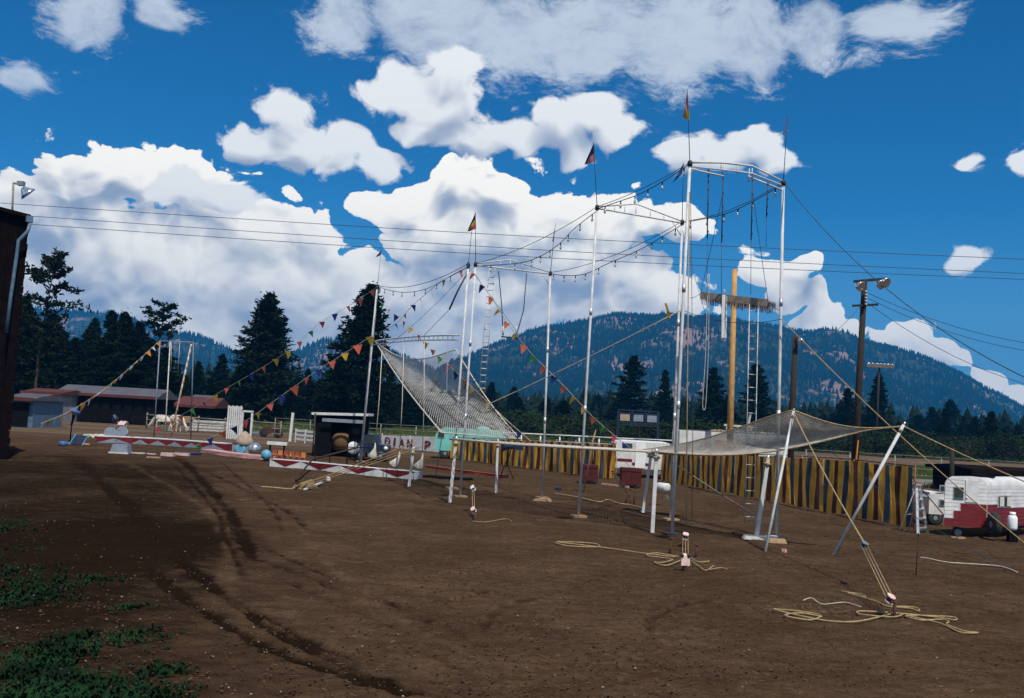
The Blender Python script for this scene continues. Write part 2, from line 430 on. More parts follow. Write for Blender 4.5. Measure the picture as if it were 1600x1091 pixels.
M['st_blue'] = material('slate_blue_canvas', (0.06, 0.085, 0.115), 0.9, 0, 0.35, 1.8, 0.5, 9.0, dirt=(0.10, 0.13, 0.155), obj_random=0.3, translucent=0.55)

# ------------------------------------------------------------------ value noise for terrain
def vnoise(x, y, seed=0):
    xi = np.floor(x).astype(np.int64); yi = np.floor(y).astype(np.int64)
    xf = x - xi; yf = y - yi
    u = xf * xf * (3 - 2 * xf); v = yf * yf * (3 - 2 * yf)
    def h(a, b):
        n = (a * 374761393 + b * 668265263 + seed * 1442695041) & 0xffffffff
        n = ((n ^ (n >> 13)) * 1274126177) & 0xffffffff
        return ((n ^ (n >> 16)) & 0xffff) / 65535.0
    return (h(xi, yi) * (1 - u) + h(xi + 1, yi) * u) * (1 - v) + (h(xi, yi + 1) * (1 - u) + h(xi + 1, yi + 1) * u) * v
def fbm(x, y, oct=5, seed=0, gain=0.5):
    s = np.zeros_like(x, dtype=float); a = 1.0; t = 0.0
    for i in range(oct):
        s += a * vnoise(x * 2 ** i, y * 2 ** i, seed + i * 17); t += a; a *= gain
    return s / t

# ------------------------------------------------------------------ ground
RUTS = [  # pixel course, half width m, depth m, darkness painted in for rut shade
    ([(250,690),(300,735),(345,785),(372,822),(392,872)], 0.26, 0.10, 1.0),
    ([(190,720),(290,775),(340,820),(357,870),(352,925),(372,965)], 0.22, -0.05, -0.5),
    ([(205,870),(300,945),(400,1002),(520,1048),(640,1085)], 0.17, 0.08, 1.0),
    ([(270,872),(375,955),(470,1008),(600,1065)], 0.14, 0.06, 0.9),
    ([(392,872),(470,897),(550,928),(640,958),(760,1010)], 0.2, 0.05, 0.5),
    ([(470,830),(500,870),(560,925),(640,980),(760,1040)], 0.3, -0.04, -0.5),
    ([(756,992),(762,968),(790,946),(845,930),(905,915)], 0.16, 0.06, 0.6),
    ([(775,996),(783,972),(815,952),(865,938)], 0.12, 0.04, 0.4),
    ([(1022,1012),(1013,990),(1018,968),(1045,953),(1105,938)], 0.14, 0.08, 0.8),
    ([(1040,1003),(1080,990),(1115,977)], 0.10, 0.05, 0.6),
    ([(660,990),(672,962),(700,940),(755,925)], 0.16, 0.05, 0.4),
    ([(530,872),(640,886),(760,896),(900,890)], 0.14, 0.05, 0.4),
    ([(420,797),(560,790),(690,800)], 0.14, 0.04, 0.4),
    ([(500,812),(530,802),(600,806)], 0.14, 0.04, 0.4),
    ([(420,1018),(560,1058),(660,1086)], 0.16, 0.05, 0.8),
    ([(330,740),(400,775),(450,800),(480,830)], 0.14, 0.06, 0.7),
    ([(100,705),(200,790),(250,850),(330,920)], 0.26, 0.06, 0.7),
    ([(800,905),(870,930),(960,925),(1040,905)], 0.10, 0.04, 0.4),
    ([(1080,890),(1200,900),(1330,925)], 0.10, 0.03, 0.2),
    ([(1100,800),(1250,830),(1420,870),(1560,905)], 0.12, 0.05, 0.4),
    ([(1230,795),(1340,830),(1480,868),(1600,900)], 0.10, 0.05, 0.4),
    ([(880,1030),(960,1060),(1040,1085)], 0.2, 0.04, 0.3),
    ([(300,690),(360,735),(420,790),(440,830)], 0.12, 0.05, 0.7), ([(265,720),(330,790),(350,840),(380,900)], 0.10, 0.05, 0.6),
    ([(160,760),(240,840),(330,915),(430,975),(560,1035)], 0.12, 0.05, 0.7), ([(420,860),(520,905),(620,945),(720,985)], 0.10, 0.04, 0.6),
    ([(440,905),(540,950),(660,1000),(800,1060)], 0.12, 0.05, 0.6), ([(560,985),(660,1020),(760,1060)], 0.10, 0.04, 0.5),
    ([(640,830),(800,842),(960,840)], 0.09, 0.04, 0.4), ([(560,905),(660,915),(800,925),(930,905)], 0.09, 0.04, 0.5), ([(700,870),(850,880),(1000,905)], 0.08, 0.04, 0.4),
    ([(960,1010),(1100,1040),(1250,1060),(1400,1050)], 0.10, 0.04, 0.4), ([(1150,930),(1250,990),(1400,1025),(1560,1040)], 0.09, 0.04, 0.4), ([(1450,930),(1540,955),(1620,985)], 0.10, 0.05, 0.5),
]
def build_ground():
    def axis(lo, hi, step, far, growth=1.12):
        a = [lo]; s = step
        while a[0] > -far: s *= growth; a.insert(0, a[0] - s)
        b = list(np.arange(lo + step, hi, step)); s = step; b = b or [lo]
        while b[-1] < far: s *= growth; b.append(b[-1] + s)
        return np.array(a + b)
    xs = axis(-15.0, 18.0, 0.062, 9000)
    ys = [9.0]
    while ys[-1] < 9000: ys.append(ys[-1] + max(0.045, 0.0026 * ys[-1] * (1 if ys[-1] < 50 else (ys[-1] / 50) ** 1.5)))
    s = 0.3
    while ys[0] > -4000: ys.insert(0, ys[0] - s); s *= 1.3
    ys = np.array(ys)
    X, Y = np.meshgrid(xs, ys)
    near = np.clip((90 - Y) / 30, 0, 1) * np.clip((60 - np.abs(X)) / 20, 0, 1) * np.clip((Y + 5) / 5, 0, 1)
    Z = (fbm(X * 0.16, Y * 0.16, 3, 3) - 0.5) * 0.08 + (fbm(X * 1.3, Y * 1.3, 4, 9, 0.6) - 0.5) * 0.05 + (fbm(X * 5.0, Y * 5.0, 4, 21, 0.65) - 0.5) * 0.050
    clod = fbm(X * 2.4, Y * 2.4, 3, 33)
    Z += np.clip(clod - 0.62, 0, 1) * 0.14
    damp_shade = np.zeros_like(Z)  # soil darkening mask: one mud patch plus painted shade
    for course, hw, dep, rut_dark in RUTS:
        pts = np.array([(p.x, p.y) for p in through([G(a, b) for a, b in course], 24)])
        lo = pts.min(0) - 1.6; hi = pts.max(0) + 1.6
        ix = np.where((xs > lo[0]) & (xs < hi[0]))[0]; iy = np.where((ys > lo[1]) & (ys < hi[1]))[0]
        if len(ix) == 0 or len(iy) == 0: continue
        sl = np.ix_(iy, ix); sx = X[sl]; sy = Y[sl]
        hw = hw * 0.62
        wob = (fbm(sx * 1.1, sy * 1.1, 3, 41) - 0.5) * hw * 1.6 + (fbm(sx * 6.0, sy * 6.0, 3, 43) - 0.5) * hw * 1.5
        D = np.full(sx.shape, 1e9)
        for a, b in zip(pts[:-1], pts[1:]):
            ab = b - a; L = (ab ** 2).sum() + 1e-12
            t = np.clip(((sx - a[0]) * ab[0] + (sy - a[1]) * ab[1]) / L, 0, 1)
            D = np.minimum(D, (sx - a[0] - t * ab[0]) ** 2 + (sy - a[1] - t * ab[1]) ** 2)
        D = np.sqrt(D) + wob
        brk = np.clip((fbm(sx * 0.9, sy * 0.9, 4, 55, 0.6) - 0.28) * 3.0, 0.42, 1.3)
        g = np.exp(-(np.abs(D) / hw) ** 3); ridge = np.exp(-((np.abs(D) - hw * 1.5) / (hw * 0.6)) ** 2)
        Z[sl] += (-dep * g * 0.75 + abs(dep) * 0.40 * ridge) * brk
        damp_shade[sl] = np.clip(damp_shade[sl] + g * rut_dark * np.clip(brk, 0, 1.2), -1, 1.3)
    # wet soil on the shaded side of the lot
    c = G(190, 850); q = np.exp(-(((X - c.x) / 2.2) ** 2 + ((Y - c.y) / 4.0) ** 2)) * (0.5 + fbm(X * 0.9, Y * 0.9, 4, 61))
    damp_shade = np.clip(damp_shade + q * 1.1, -1, 1.4)
    line = (-X) - (0.30 * Y)               # vignette-like darkening towards the stand side, painted into the soil
    damp_shade = np.clip(damp_shade + np.clip((line + 3.0) / 5.0, 0, 1) * 0.85 * (0.6 + 0.8 * fbm(X * 0.5, Y * 0.5, 4, 71)) * np.clip((62 - Y) / 18, 0, 1), -1, 1.5)
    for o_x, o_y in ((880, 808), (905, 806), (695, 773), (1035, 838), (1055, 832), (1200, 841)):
        c = G(o_x, o_y); q = np.exp(-(((X - c.x) / 0.3) ** 2 + ((Y - c.y) / 0.45) ** 2)); damp_shade += q * 1.2; Z -= q * 0.05  # shadows at the pole feet painted dark into the soil, slightly dipped
    Z *= near
    nx, ny = len(xs), len(ys)
    co = np.stack([X, Y, Z], -1).reshape(-1, 3)
    idx = np.arange(nx * ny).reshape(ny, nx)
    q = np.stack([idx[:-1, :-1], idx[:-1, 1:], idx[1:, 1:], idx[1:, :-1]], -1).reshape(-1, 4)
    me = bpy.data.meshes.new('ground')
    me.vertices.add(len(co)); me.vertices.foreach_set('co', co.ravel())
    me.loops.add(q.size); me.loops.foreach_set('vertex_index', q.ravel().astype(np.int32))
    me.polygons.add(len(q)); me.polygons.foreach_set('loop_start', np.arange(0, q.size, 4, dtype=np.int32))
    me.polygons.foreach_set('use_smooth', np.ones(len(q), bool))
    me.update(); me.validate()
    at = me.attributes.new('damp_shade', 'FLOAT', 'POINT'); at.data.foreach_set('value', damp_shade.ravel().astype(np.float32))
    m = bpy.data.materials.new('bare_soil'); m.use_nodes = True; k = NT(m.node_tree); k.n.clear()
    out = k.n.new('ShaderNodeOutputMaterial'); b = k.n.new('ShaderNodeBsdfPrincipled')
    tc = k.n.new('ShaderNodeTexCoord'); v = tc.outputs['Object']
    a = k.n.new('ShaderNodeAttribute'); a.attribute_name = 'damp_shade'
    stretch = k.vmath('MULTIPLY', v, (0.6, 1.0, 1.0))
    n1 = k.noise(v, 0.35, 5, 0.6); n2 = k.noise(stretch, 2.6, 6, 0.68); n3 = k.noise(v, 22, 4, 0.6)
    col = k.mix(k.mapr(n1, 0.35, 0.68), (0.066, 0.039, 0.022), (0.102, 0.064, 0.038))
    col = k.mix(k.mapr(n2, 0.36, 0.66), col, k.mix(0.5, col, (0.026, 0.014, 0.008)))
    col = k.mix(k.mapr(n2, 0.60, 0.78, 0, 0.55), col, (0.125, 0.082, 0.050))
    col = k.mix(k.mapr(n3, 0.56, 0.70, 0, 0.6), col, (0.018, 0.010, 0.006))
    n4 = k.noise(v, 7.0, 6, 0.75)
    col = k.mix(k.mapr(n4, 0.53, 0.68, 0, 0.5), col, (0.15, 0.10, 0.065))
    col = k.mix(k.mapr(n4, 0.47, 0.34, 0, 0.65), col, (0.022, 0.012, 0.007))
    n5 = k.noise(v, 55.0, 3, 0.7)
    col = k.mix(k.mapr(n5, 0.50, 0.66, 0, 0.5), col, (0.024, 0.013, 0.008))
    col = k.mix(k.mapr(n5, 0.46, 0.34, 0, 0.4), col, (0.16, 0.11, 0.072))
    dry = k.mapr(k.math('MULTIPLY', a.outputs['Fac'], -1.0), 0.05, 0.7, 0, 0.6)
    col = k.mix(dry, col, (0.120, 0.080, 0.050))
    wet_shade = k.mapr(k.math('MULTIPLY_ADD', k.math('SUBTRACT', n4, 0.5), 1.3, k.math('MULTIPLY_ADD', k.math('SUBTRACT', n2, 0.5), 0.9, a.outputs['Fac'])), 0.10, 1.05, 0, 0.88)
    col = k.mix(wet_shade, col, (0.0085, 0.0048, 0.0030))  # darkens both the mud and the painted shade
    sep = k.n.new('ShaderNodeSeparateXYZ'); k.l.new(v, sep.inputs[0])
    track = k.mapr(sep.outputs[1], 66.0, 82.0)                      # harrowed, drier track beyond the lot
    fy = k.noise(k.vmath('MULTIPLY', v, (0.02, 0.6, 1)), 1.0, 3, 0.6)
    col = k.mix(track, col, k.mix(k.mapr(fy, 0.4, 0.6), (0.085, 0.056, 0.036), (0.15, 0.105, 0.072)))
    field = k.mapr(sep.outputs[1], 150.0, 170.0)
    col = k.mix(field, col, k.mix(k.mapr(n1, 0.4, 0.6), (0.018, 0.03, 0.012), (0.04, 0.045, 0.02)))
    k.put(b.inputs['Base Color'], col); b.inputs['Roughness'].default_value = 1.0; b.inputs['Specular IOR Level'].default_value = 0.0
    bp = k.n.new('ShaderNodeBump'); bp.inputs['Strength'].default_value = 0.85; bp.inputs['Distance'].default_value = 0.06
    k.put(bp.inputs['Height'], k.math('ADD', k.noise(v, 9, 6, 0.7), k.math('MULTIPLY', k.noise(v, 40, 3, 0.6), 0.4))); k.l.new(bp.outputs[0], b.inputs['Normal'])
    k.l.new(b.outputs[0], out.inputs['Surface'])
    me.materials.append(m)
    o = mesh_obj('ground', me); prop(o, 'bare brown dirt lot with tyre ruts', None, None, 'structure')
build_ground()

# strips lying on the ground: grass verges and a gravel road behind the canvas wall
def strip(name, corners, mat, z, label):
    mb = MB(); rows = []
    a, b, c, d = [Vector(p) for p in corners]; n = 30
    for j in range(3):
        rows.append([a.lerp(b, i / n).lerp(d.lerp(c, i / n), j / 2) + Vector((0, (rng.random() - .5) * 0.8 if j != 1 else 0, z)) for i in range(n + 1)])
    mb.grid(rows, False); o = mb.build(name, mat); prop(o, label, None, None, 'structure')
M['grass'] = material('rough_grass', (0.035, 0.055, 0.016), 0.95, 0, 0.5, 0.8, 0.6, 6.0, dirt=(0.085, 0.070, 0.032), spec=0.0)
M['gravel'] = material('grey_gravel_road', (0.17, 0.155, 0.145), 0.95, 0, 0.2, 1.2, 0.4, 14.0)
strip('grass_verge', (G(-120, 642), G(420, 655), G(420, 648), G(-120, 628)), M['grass'], 0.012, 'rough green grass verge along the barns')
strip('gravel_road', (G(1180, 752), G(1720, 794), G(1720, 762), G(1180, 737)), M['gravel'], 0.012, 'grey gravel road behind the canvas wall')
strip('grass_field', (G(1180, 737), G(1720, 762), G(1720, 738), G(1180, 718)), M['grass'], 0.016, 'green grass behind the gravel road')
strip('pasture', (G(330, 668), G(1180, 722), G(1180, 700), G(330, 648)), M['grass'], 0.012, 'dull green pasture behind the lot')

# ------------------------------------------------------------------ hills
def hill(name, ridge, depth, front, back, label, seed, rough, tree_h, n_trees, px_lo, px_hi):
    xs = np.array([p[0] for p in ridge], float); yy = np.array([p[1] for p in ridge], float)
    cols = np.linspace(xs[0], xs[-1], 260)
    py = np.interp(cols, xs, yy)
    ker = np.exp(-np.linspace(-2, 2, 9) ** 2); ker /= ker.sum(); pad = np.pad(py, 4, mode='edge'); py = np.convolve(pad, ker, 'valid')
    R0 = [P(a, b, depth) for a, b in zip(cols, py)]
    rx = np.array([p.x for p in R0]); rz = np.array([p.z for p in R0])
    ts = np.concatenate([np.linspace(-1, 0, 70), np.linspace(0.04, 1, 12)])
    XX = np.zeros((len(ts), len(cols))); YY = XX.copy(); ZZ = XX.copy()
    for i, t in enumerate(ts):
        dep = depth + (t * front if t < 0 else t * back)
        XX[i] = rx * (dep / depth if t < 0 else 1.0); YY[i] = dep
        s = (1 + t) if t < 0 else (1 - t)
        prof = (s ** 1.25) * 0.55 + 0.45 * s * s * (3 - 2 * s)
        ZZ[i] = rz * prof - (1 - s) * 30
        nz = (fbm(XX[i] / 260, YY[i] / 260, 5, seed, 0.55) - 0.5) * 2
        gul = np.abs(fbm(XX[i] / 190, YY[i] / 420, 4, seed + 5) - 0.5) * 2
        ZZ[i] += (nz * 0.20 + (0.35 - gul) * 0.34) * rough * rz.max() * np.sin(np.clip(s, 0, 1) * math.pi) ** 0.8
    co = np.stack([XX, YY, ZZ], -1)
    mb = MB(); h, w = XX.shape
    idx = np.arange(h * w).reshape(h, w)
    q = np.stack([idx[:-1, :-1], idx[:-1, 1:], idx[1:, 1:], idx[1:, :-1]], -1).reshape(-1, 4)
    me = bpy.data.meshes.new(name); me.from_pydata(co.reshape(-1, 3).tolist(), [], q.tolist())
    me.polygons.foreach_set('use_smooth', np.ones(len(q), bool))
    me.materials.append(M['hillside']); o = mesh_obj(name, me); prop(o, label, None, None, 'structure')
    # forest on the slope
    V = []; Fc = []
    made = 0; tries = 0
    r2 = np.random.default_rng(seed)
    while made < n_trees and tries < n_trees * 8:
        m = 4000; tries += m
        fi = r2.random(m) ** 0.8 * 69.0; fj = r2.random(m) * (w - 1.001)
        i0 = fi.astype(int); j0 = fj.astype(int); a = (fi - i0)[:, None]; b = (fj - j0)[:, None]
        p = (co[i0, j0] * (1 - b) + co[i0, j0 + 1] * b) * (1 - a) + (co[i0 + 1, j0] * (1 - b) + co[i0 + 1, j0 + 1] * b) * a
        patch = fbm(p[:, 0] / 170 + p[:, 2] / 90, p[:, 2] / 60 + p[:, 0] / 400, 4, seed + 77)
        keep = (patch < 0.54 - 0.10 * (r2.random(m))) | (r2.random(m) < 0.20) | (fi > 66)
        for c in p[keep]:
            if made >= n_trees: break
            hgt = tree_h * (0.6 + 0.7 * r2.random()); rad = hgt * (0.20 + 0.08 * r2.random())
            bI = len(V); ang = r2.random() * 6.28
            for kk in range(5): V.append((c[0] + rad * math.cos(ang + kk * 1.2566), c[1] + rad * math.sin(ang + kk * 1.2566), c[2] + hgt * 0.05 * (kk % 2)))
            V.append((c[0], c[1], c[2] + hgt))
            for kk in range(5): Fc.append((bI + kk, bI + (kk + 1) % 5, bI + 5))
            made += 1
    fm = bpy.data.meshes.new('hill_forest'); fm.from_pydata(V, [], Fc); fm.materials.append(M['far_forest'])
    fo = mesh_obj('hill_forest', fm); prop(fo, 'conifer forest covering the ' + label, 'forest', None, 'stuff')

def hill_material():
    m = bpy.data.materials.new('hillside'); m.use_nodes = True; k = NT(m.node_tree); k.n.clear()
    out = k.n.new('ShaderNodeOutputMaterial'); b = k.n.new('ShaderNodeBsdfPrincipled')
    v = k.n.new('ShaderNodeTexCoord').outputs['Object']
    n1 = k.noise(k.vmath('MULTIPLY', v, (1, 0.6, 1.8)), 0.006, 6, 0.62); n2 = k.noise(v, 0.05, 4, 0.7)
    col = k.mix(k.mapr(n2, 0.4, 0.6), (0.012, 0.020, 0.010), (0.040, 0.045, 0.022))
    col = k.mix(k.mapr(k.math('MULTIPLY_ADD', k.math('SUBTRACT', n2, 0.5), 0.35, n1), 0.51, 0.60), col, (0.24, 0.155, 0.125))
    k.put(b.inputs['Base Color'], col); b.inputs['Roughness'].default_value = 0.95; b.inputs['Specular IOR Level'].default_value = 0.05
    k.l.new(b.outputs[0], out.inputs['Surface']); return m
M['hillside'] = hill_material()
M['far_forest'] = material('far_conifers', (0.010, 0.020, 0.010), 0.95, 0, 0.5, 0.03, spec=0.05)
hill('mountain', [(520,700),(600,650),(680,590),(740,556),(790,535),(830,522),(880,511),(920,501),(960,496),(1010,497),(1060,500),(1110,503),(1150,507),(1190,511),(1235,521),(1265,524),(1295,520),(1330,527),(1380,544),(1430,557),(1480,576),(1520,598),(1560,621),(1600,645),(1680,692),(1760,740)],
     2700, 1250, 900, 'broad forested mountain behind the circus lot', 4, 1.0, 13.0, 26000, 700, 1600)
hill('hill', [(150,600),(210,545),(250,530),(285,523),(310,526),(345,541),(375,556),(405,568),(440,563),(470,548),(500,534),(530,530),(560,536),(610,552),(660,570),(720,600),(800,660)],
     3000, 1100, 700, 'low wooded hill between the tall pines', 8, 0.6, 15.0, 5000, 200, 700)
hill('hill', [(-300,470),(-120,462),(0,474),(60,484),(110,487),(160,489),(195,496),(240,513),(300,538),(380,575),(460,620)],
     3300, 1100, 700, 'long wooded hill behind the dark tree clump', 12, 0.5, 16.0, 5000, 0, 350)

# far-off wood on the flat below the hills: reads as one mass
def far_wood():
    r = np.random.default_rng(5); V = []; Fc = []
    for i in range(4800):
        dep = 300 + 330 * r.random() ** 1.2
        u = -0.75 + 1.5 * r.random(); x = u * dep; h = (6 + 7 * r.random() ** 2) * (1.0 + (dep - 235) / 900) * (0.8 + 0.4 * vnoise(np.array([x / 40]), np.array([dep / 60]), 3)[0]); rad = h * (0.2 + 0.14 * r.random())
        for lv in range(5):
            z0 = h * (0.01 + 0.17 * lv); z1 = h * (0.34 + 0.165 * lv); rr = rad * (1 - 0.17 * lv); b = len(V); a = r.random() * 6.28
            for k in range(6): q = rr * (0.65 + 0.6 * r.random()); V.append((x + q * math.cos(a + k * 1.047), dep + q * math.sin(a + k * 1.047), z0 + h * 0.12 * r.random()))
            V.append((x, dep, z1))
            for k in range(6): Fc.append((b + k, b + (k + 1) % 6, b + 6))
    me = bpy.data.meshes.new('far_wood'); me.from_pydata(V, [], Fc); me.materials.append(M['far_forest'])
    prop(mesh_obj('far_wood', me), 'far-off conifer wood on the flat below the hills', 'wood', None, 'stuff')
far_wood()

# ------------------------------------------------------------------ haze (the air over the valley)
def haze():
    mb = MB(); mb.box((300, 2100, 205), (8200, 4500, 412))
    hm = bpy.data.materials.new('valley_haze'); hm.use_nodes = True; k = NT(hm.node_tree); k.n.clear()
    out = k.n.new('ShaderNodeOutputMaterial'); pv = k.n.new('ShaderNodeVolumePrincipled')
    pv.inputs['Color'].default_value = (0.03, 0.40, 0.92, 1); pv.inputs['Density'].default_value = 0.00019
    pv.inputs['Anisotropy'].default_value = 0.1
    k.l.new(pv.outputs[0], out.inputs['Volume'])
    o = mb.build('haze', hm); prop(o, 'thin blue haze over the whole valley', 'haze', None, 'stuff')
HAZE = True
if HAZE: haze()

# ------------------------------------------------------------------ trees
M['bark'] = material('pine_bark', (0.05, 0.033, 0.024), 0.95, 0, 0.4, 3.0, 0.6, 14.0)
M['needles'] = material('pine_needles', (0.010, 0.018, 0.008), 0.9, 0, 0.5, 0.9, obj_random=0.25, spec=0.03)
M['leaves'] = material('broad_leaves', (0.020, 0.036, 0.011), 0.9, 0, 0.45, 0.8, obj_random=0.3, spec=0.03)

def tuft(V, Fc, p, size, r, n=6, flat=0.6):
    """a clump of narrow needle blades around p"""
    for _ in range(n):
        d = Vector((r.gauss(0, 1), r.gauss(0, 1), r.gauss(0.25, flat))).normalized()
        u, w = perp(d); a = r.random() * 6.28
        s = (u * math.cos(a) + w * math.sin(a)) * size * 0.20
        L = size * (0.6 + 0.7 * r.random()); b = len(V)
        st = p - d * size * 0.2
        V.extend([tuple(st), tuple(st + d * L * 0.55 + s), tuple(st + d * L), tuple(st + d * L * 0.55 - s)])
        Fc.append((b, b + 1, b + 2, b + 3))

def pine(seed, h, crown_base, rad, style='dense', dens=1.0):
    """returns (trunk mesh, crown mesh) of one pine standing at the origin"""
    r = random.Random(seed); mb = MB()
    bend = Vector((r.uniform(-1, 1), r.uniform(-1, 1), 0)) * (0.05 if style != 'gnarled' else 0.12) * h
    def axis(t): return Vector((bend.x * t * t + 0.02 * h * math.sin(4 * t + seed) * (style == 'gnarled'), bend.y * t * t, h * t))
    r0 = h * 0.017
    mb.tube([axis(i / 10) + Vector((0, 0, -0.3 if i == 0 else 0)) for i in range(11)], [r0 * (1.25 if i == 0 else 1 - 0.9 * i / 10) for i in range(11)], 8)
    V = []; Fc = []
    nb = int((58 if style == 'dense' else 34) * dens)
    if style == 'gnarled':
        # open crown: plates of foliage on crooked limbs
        for i in range(nb):
            t = crown_base + (1 - crown_base) * (i + r.random()) / nb
            if r.random() < 0.25 and t < 0.8: continue
            az = i * 2.4 + r.uniform(-.5, .5)
            L = rad * (0.5 + 0.8 * r.random()) * (0.55 + 0.45 * math.sin(math.pi * min(1, 0.25 + 0.75 * (t - crown_base) / (1 - crown_base))))
            d = Vector((math.cos(az), math.sin(az), r.uniform(-0.05, 0.45)))
            p0 = axis(t); pts = [p0]
            for s in range(1, 5):
                pts.append(pts[-1] + (d + Vector((r.gauss(0, .25), r.gauss(0, .25), r.gauss(0.05, .2)))) * L / 4)
            mb.tube(pts, [r0 * 0.38 * (1 - 0.2 * s) for s in range(5)], 4)
            for s, q in enumerate(pts[2:], 2):
                for _ in range(int(7 * dens)):
                    tuft(V, Fc, q + Vector((r.gauss(0, .28), r.gauss(0, .28), r.gauss(0.1, .12))) * L * 0.42, h * 0.036, r, 5, 0.35)
        for _ in range(40): tuft(V, Fc, axis(0.97) + Vector((r.gauss(0, .2), r.gauss(0, .2), r.gauss(0, .15))) * rad, h * 0.034, r, 5)
    else:
        for i in range(nb):
            t = crown_base + (1 - crown_base) * ((i + r.random()) / nb) ** 0.92
            q = (t - crown_base) / (1 - crown_base)
            env = (1 - q) ** 0.68 * (0.74 + 0.26 * min(1, q * 4.5)) + 0.05
            if style == 'ragged': env *= r.choice((0.45, 0.8, 1.0, 1.1))
            for w in range(3 if style == 'dense' else 2):
                az = i * 2.399 + w * 2.1 + r.uniform(-.6, .6)
                L = rad * env * r.uniform(0.62, 1.12)
                up = 0.35 * q - 0.12 + r.uniform(-0.12, 0.12)
                d = Vector((math.cos(az), math.sin(az), up)); side = Vector((-math.sin(az), math.cos(az), 0))
                p0 = axis(t); n = 5
                pts = [p0 + d * L * s / n + Vector((0, 0, -0.10 * L * (s / n) ** 2 + 0.12 * L * (s / n) ** 4)) for s in range(n + 1)]
                mb.tube([pts[0], pts[2], pts[-1]], [r0 * 0.26 * (1 - 0.6 * q), r0 * 0.16 * (1 - .6 * q), r0 * 0.04], 3, False)
                for s in range(1 if L < rad * .5 else 2, n + 1):
                    for _ in range(max(2, int(4.2 * dens * (0.5 + L / rad)))):
                        spread = 0.20 * L * (1.15 - 0.6 * s / n)
                        c = pts[s] + side * r.gauss(0, spread) + Vector((0, 0, r.gauss(0.02, 0.035 * rad))) + d * r.uniform(-.1, .1) * L
                        tuft(V, Fc, c, h * 0.029 * r.uniform(0.7, 1.25), r, 4, 0.5)
        for _ in range(12): tuft(V, Fc, axis(1.0) + Vector((r.gauss(0, .03), r.gauss(0, .03), r.gauss(-.02, .03))) * h, h * 0.02, r, 4)
    cm = bpy.data.meshes.new('crown'); cm.from_pydata(V, [], Fc); cm.materials.append(M['needles'])
    tm = mb.mesh('trunk'); tm.materials.append(M['bark'])
    return tm, cm
def leafy(seed, h, rad):
    """round-headed broadleaf tree"""
    r = random.Random(seed); mb = MB(); V = []; Fc = []
    mb.tube([(0, 0, -0.3), (0.05 * h, 0, h * 0.3), (0.02 * h, 0.02 * h, h * 0.7)], [h * 0.022, h * 0.016, h * 0.006], 7)
    for i in range(34):
        az = i * 2.4; e = r.uniform(-1.0, 1.3)
        R1 = rad * r.uniform(0.55, 1.0)
        end = Vector((math.cos(az) * math.cos(e) * R1, math.sin(az) * math.cos(e) * R1, h * 0.46 + math.sin(e) * h * 0.44 * r.uniform(.7, 1.05)))
        mb.tube([Vector((0.03 * h, 0, h * 0.28)), end * 0.5 + Vector((0, 0, h * 0.2)), end], [h * 0.009, h * 0.005, h * 0.001], 4, False)
        for _ in range(34):
            c = end + Vector((r.gauss(0, .2), r.gauss(0, .2), r.gauss(-0.02, .17))) * rad
            b = len(V); n = Vector((r.gauss(0, 1), r.gauss(0, 1), r.gauss(0.4, 1))).normalized(); u, w = perp(n); s = h * 0.030 * r.uniform(.6, 1.3)
            V.extend([tuple(c - u * s), tuple(c - w * s * .6), tuple(c + u * s), tuple(c + w * s * .6)]); Fc.append((b, b + 1, b + 2, b + 3))
    cm = bpy.data.meshes.new('crown'); cm.from_pydata(V, [], Fc); cm.materials.append(M['leaves'])
    tm = mb.mesh('trunk'); tm.materials.append(M['bark'])
    return tm, cm

PR = {}
PR['dense'] = [pine(s, 17, 0.03, 4.6, 'dense', 1.5) for s in (1, 2)]
PR['cone'] = [pine(s, 14, 0.02, 3.0, 'dense', 1.1) for s in (5, 6)]
PR['ragged'] = [pine(s, 15, 0.14, 3.4, 'ragged', 1.9) for s in (8, 9, 10)]
PR['gnarled'] = [pine(s, 17, 0.35, 4.0, 'gnarled', 1.3) for s in (13, 14)]
PR['leafy'] = [leafy(s, 8, 4.0) for s in (20, 21)]
PH = {'dense': (17, 4.6), 'cone': (14, 3.0), 'ragged': (15, 3.4), 'gnarled': (17, 4.0), 'leafy': (8, 4.0)}
NM = {'dense': 'pine_tree', 'cone': 'spruce_tree', 'ragged': 'pine_tree', 'gnarled': 'pine_tree', 'leafy': 'leafy_tree'}
def tree(style, px, top, depth, label, group=None, wide=None, var=None, z0=0.0):
    """tree whose top is seen at px,top and which stands `depth` away; wide = crown width in photograph pixels"""
    tip = P(px, top, depth); h = tip.z - z0; h0, r0 = PH[style]
    sc = h / h0
    sx = sc if wide is None else (wide / FPX * depth) / (2 * r0 * 0.9)
    label = label.replace('KIND', {'dense': 'full bushy pine', 'cone': 'narrow spruce', 'ragged': 'ragged open pine', 'gnarled': 'crooked pine', 'leafy': 'round leafy tree'}[style])
    tm, cm = PR[style][(var if var is not None else rng.randrange(9)) % len(PR[style])]
    e = empty(NM[style], (tip.x, depth, z0), label, 'tree', group)
    ang = rng.random() * 6.28
    for nm, me in (('trunk', tm), ('crown', cm)):
        o = mesh_obj(nm, me, e); o.rotation_euler = (0, 0, ang); o.scale = (sx, sx, sc)
    return e
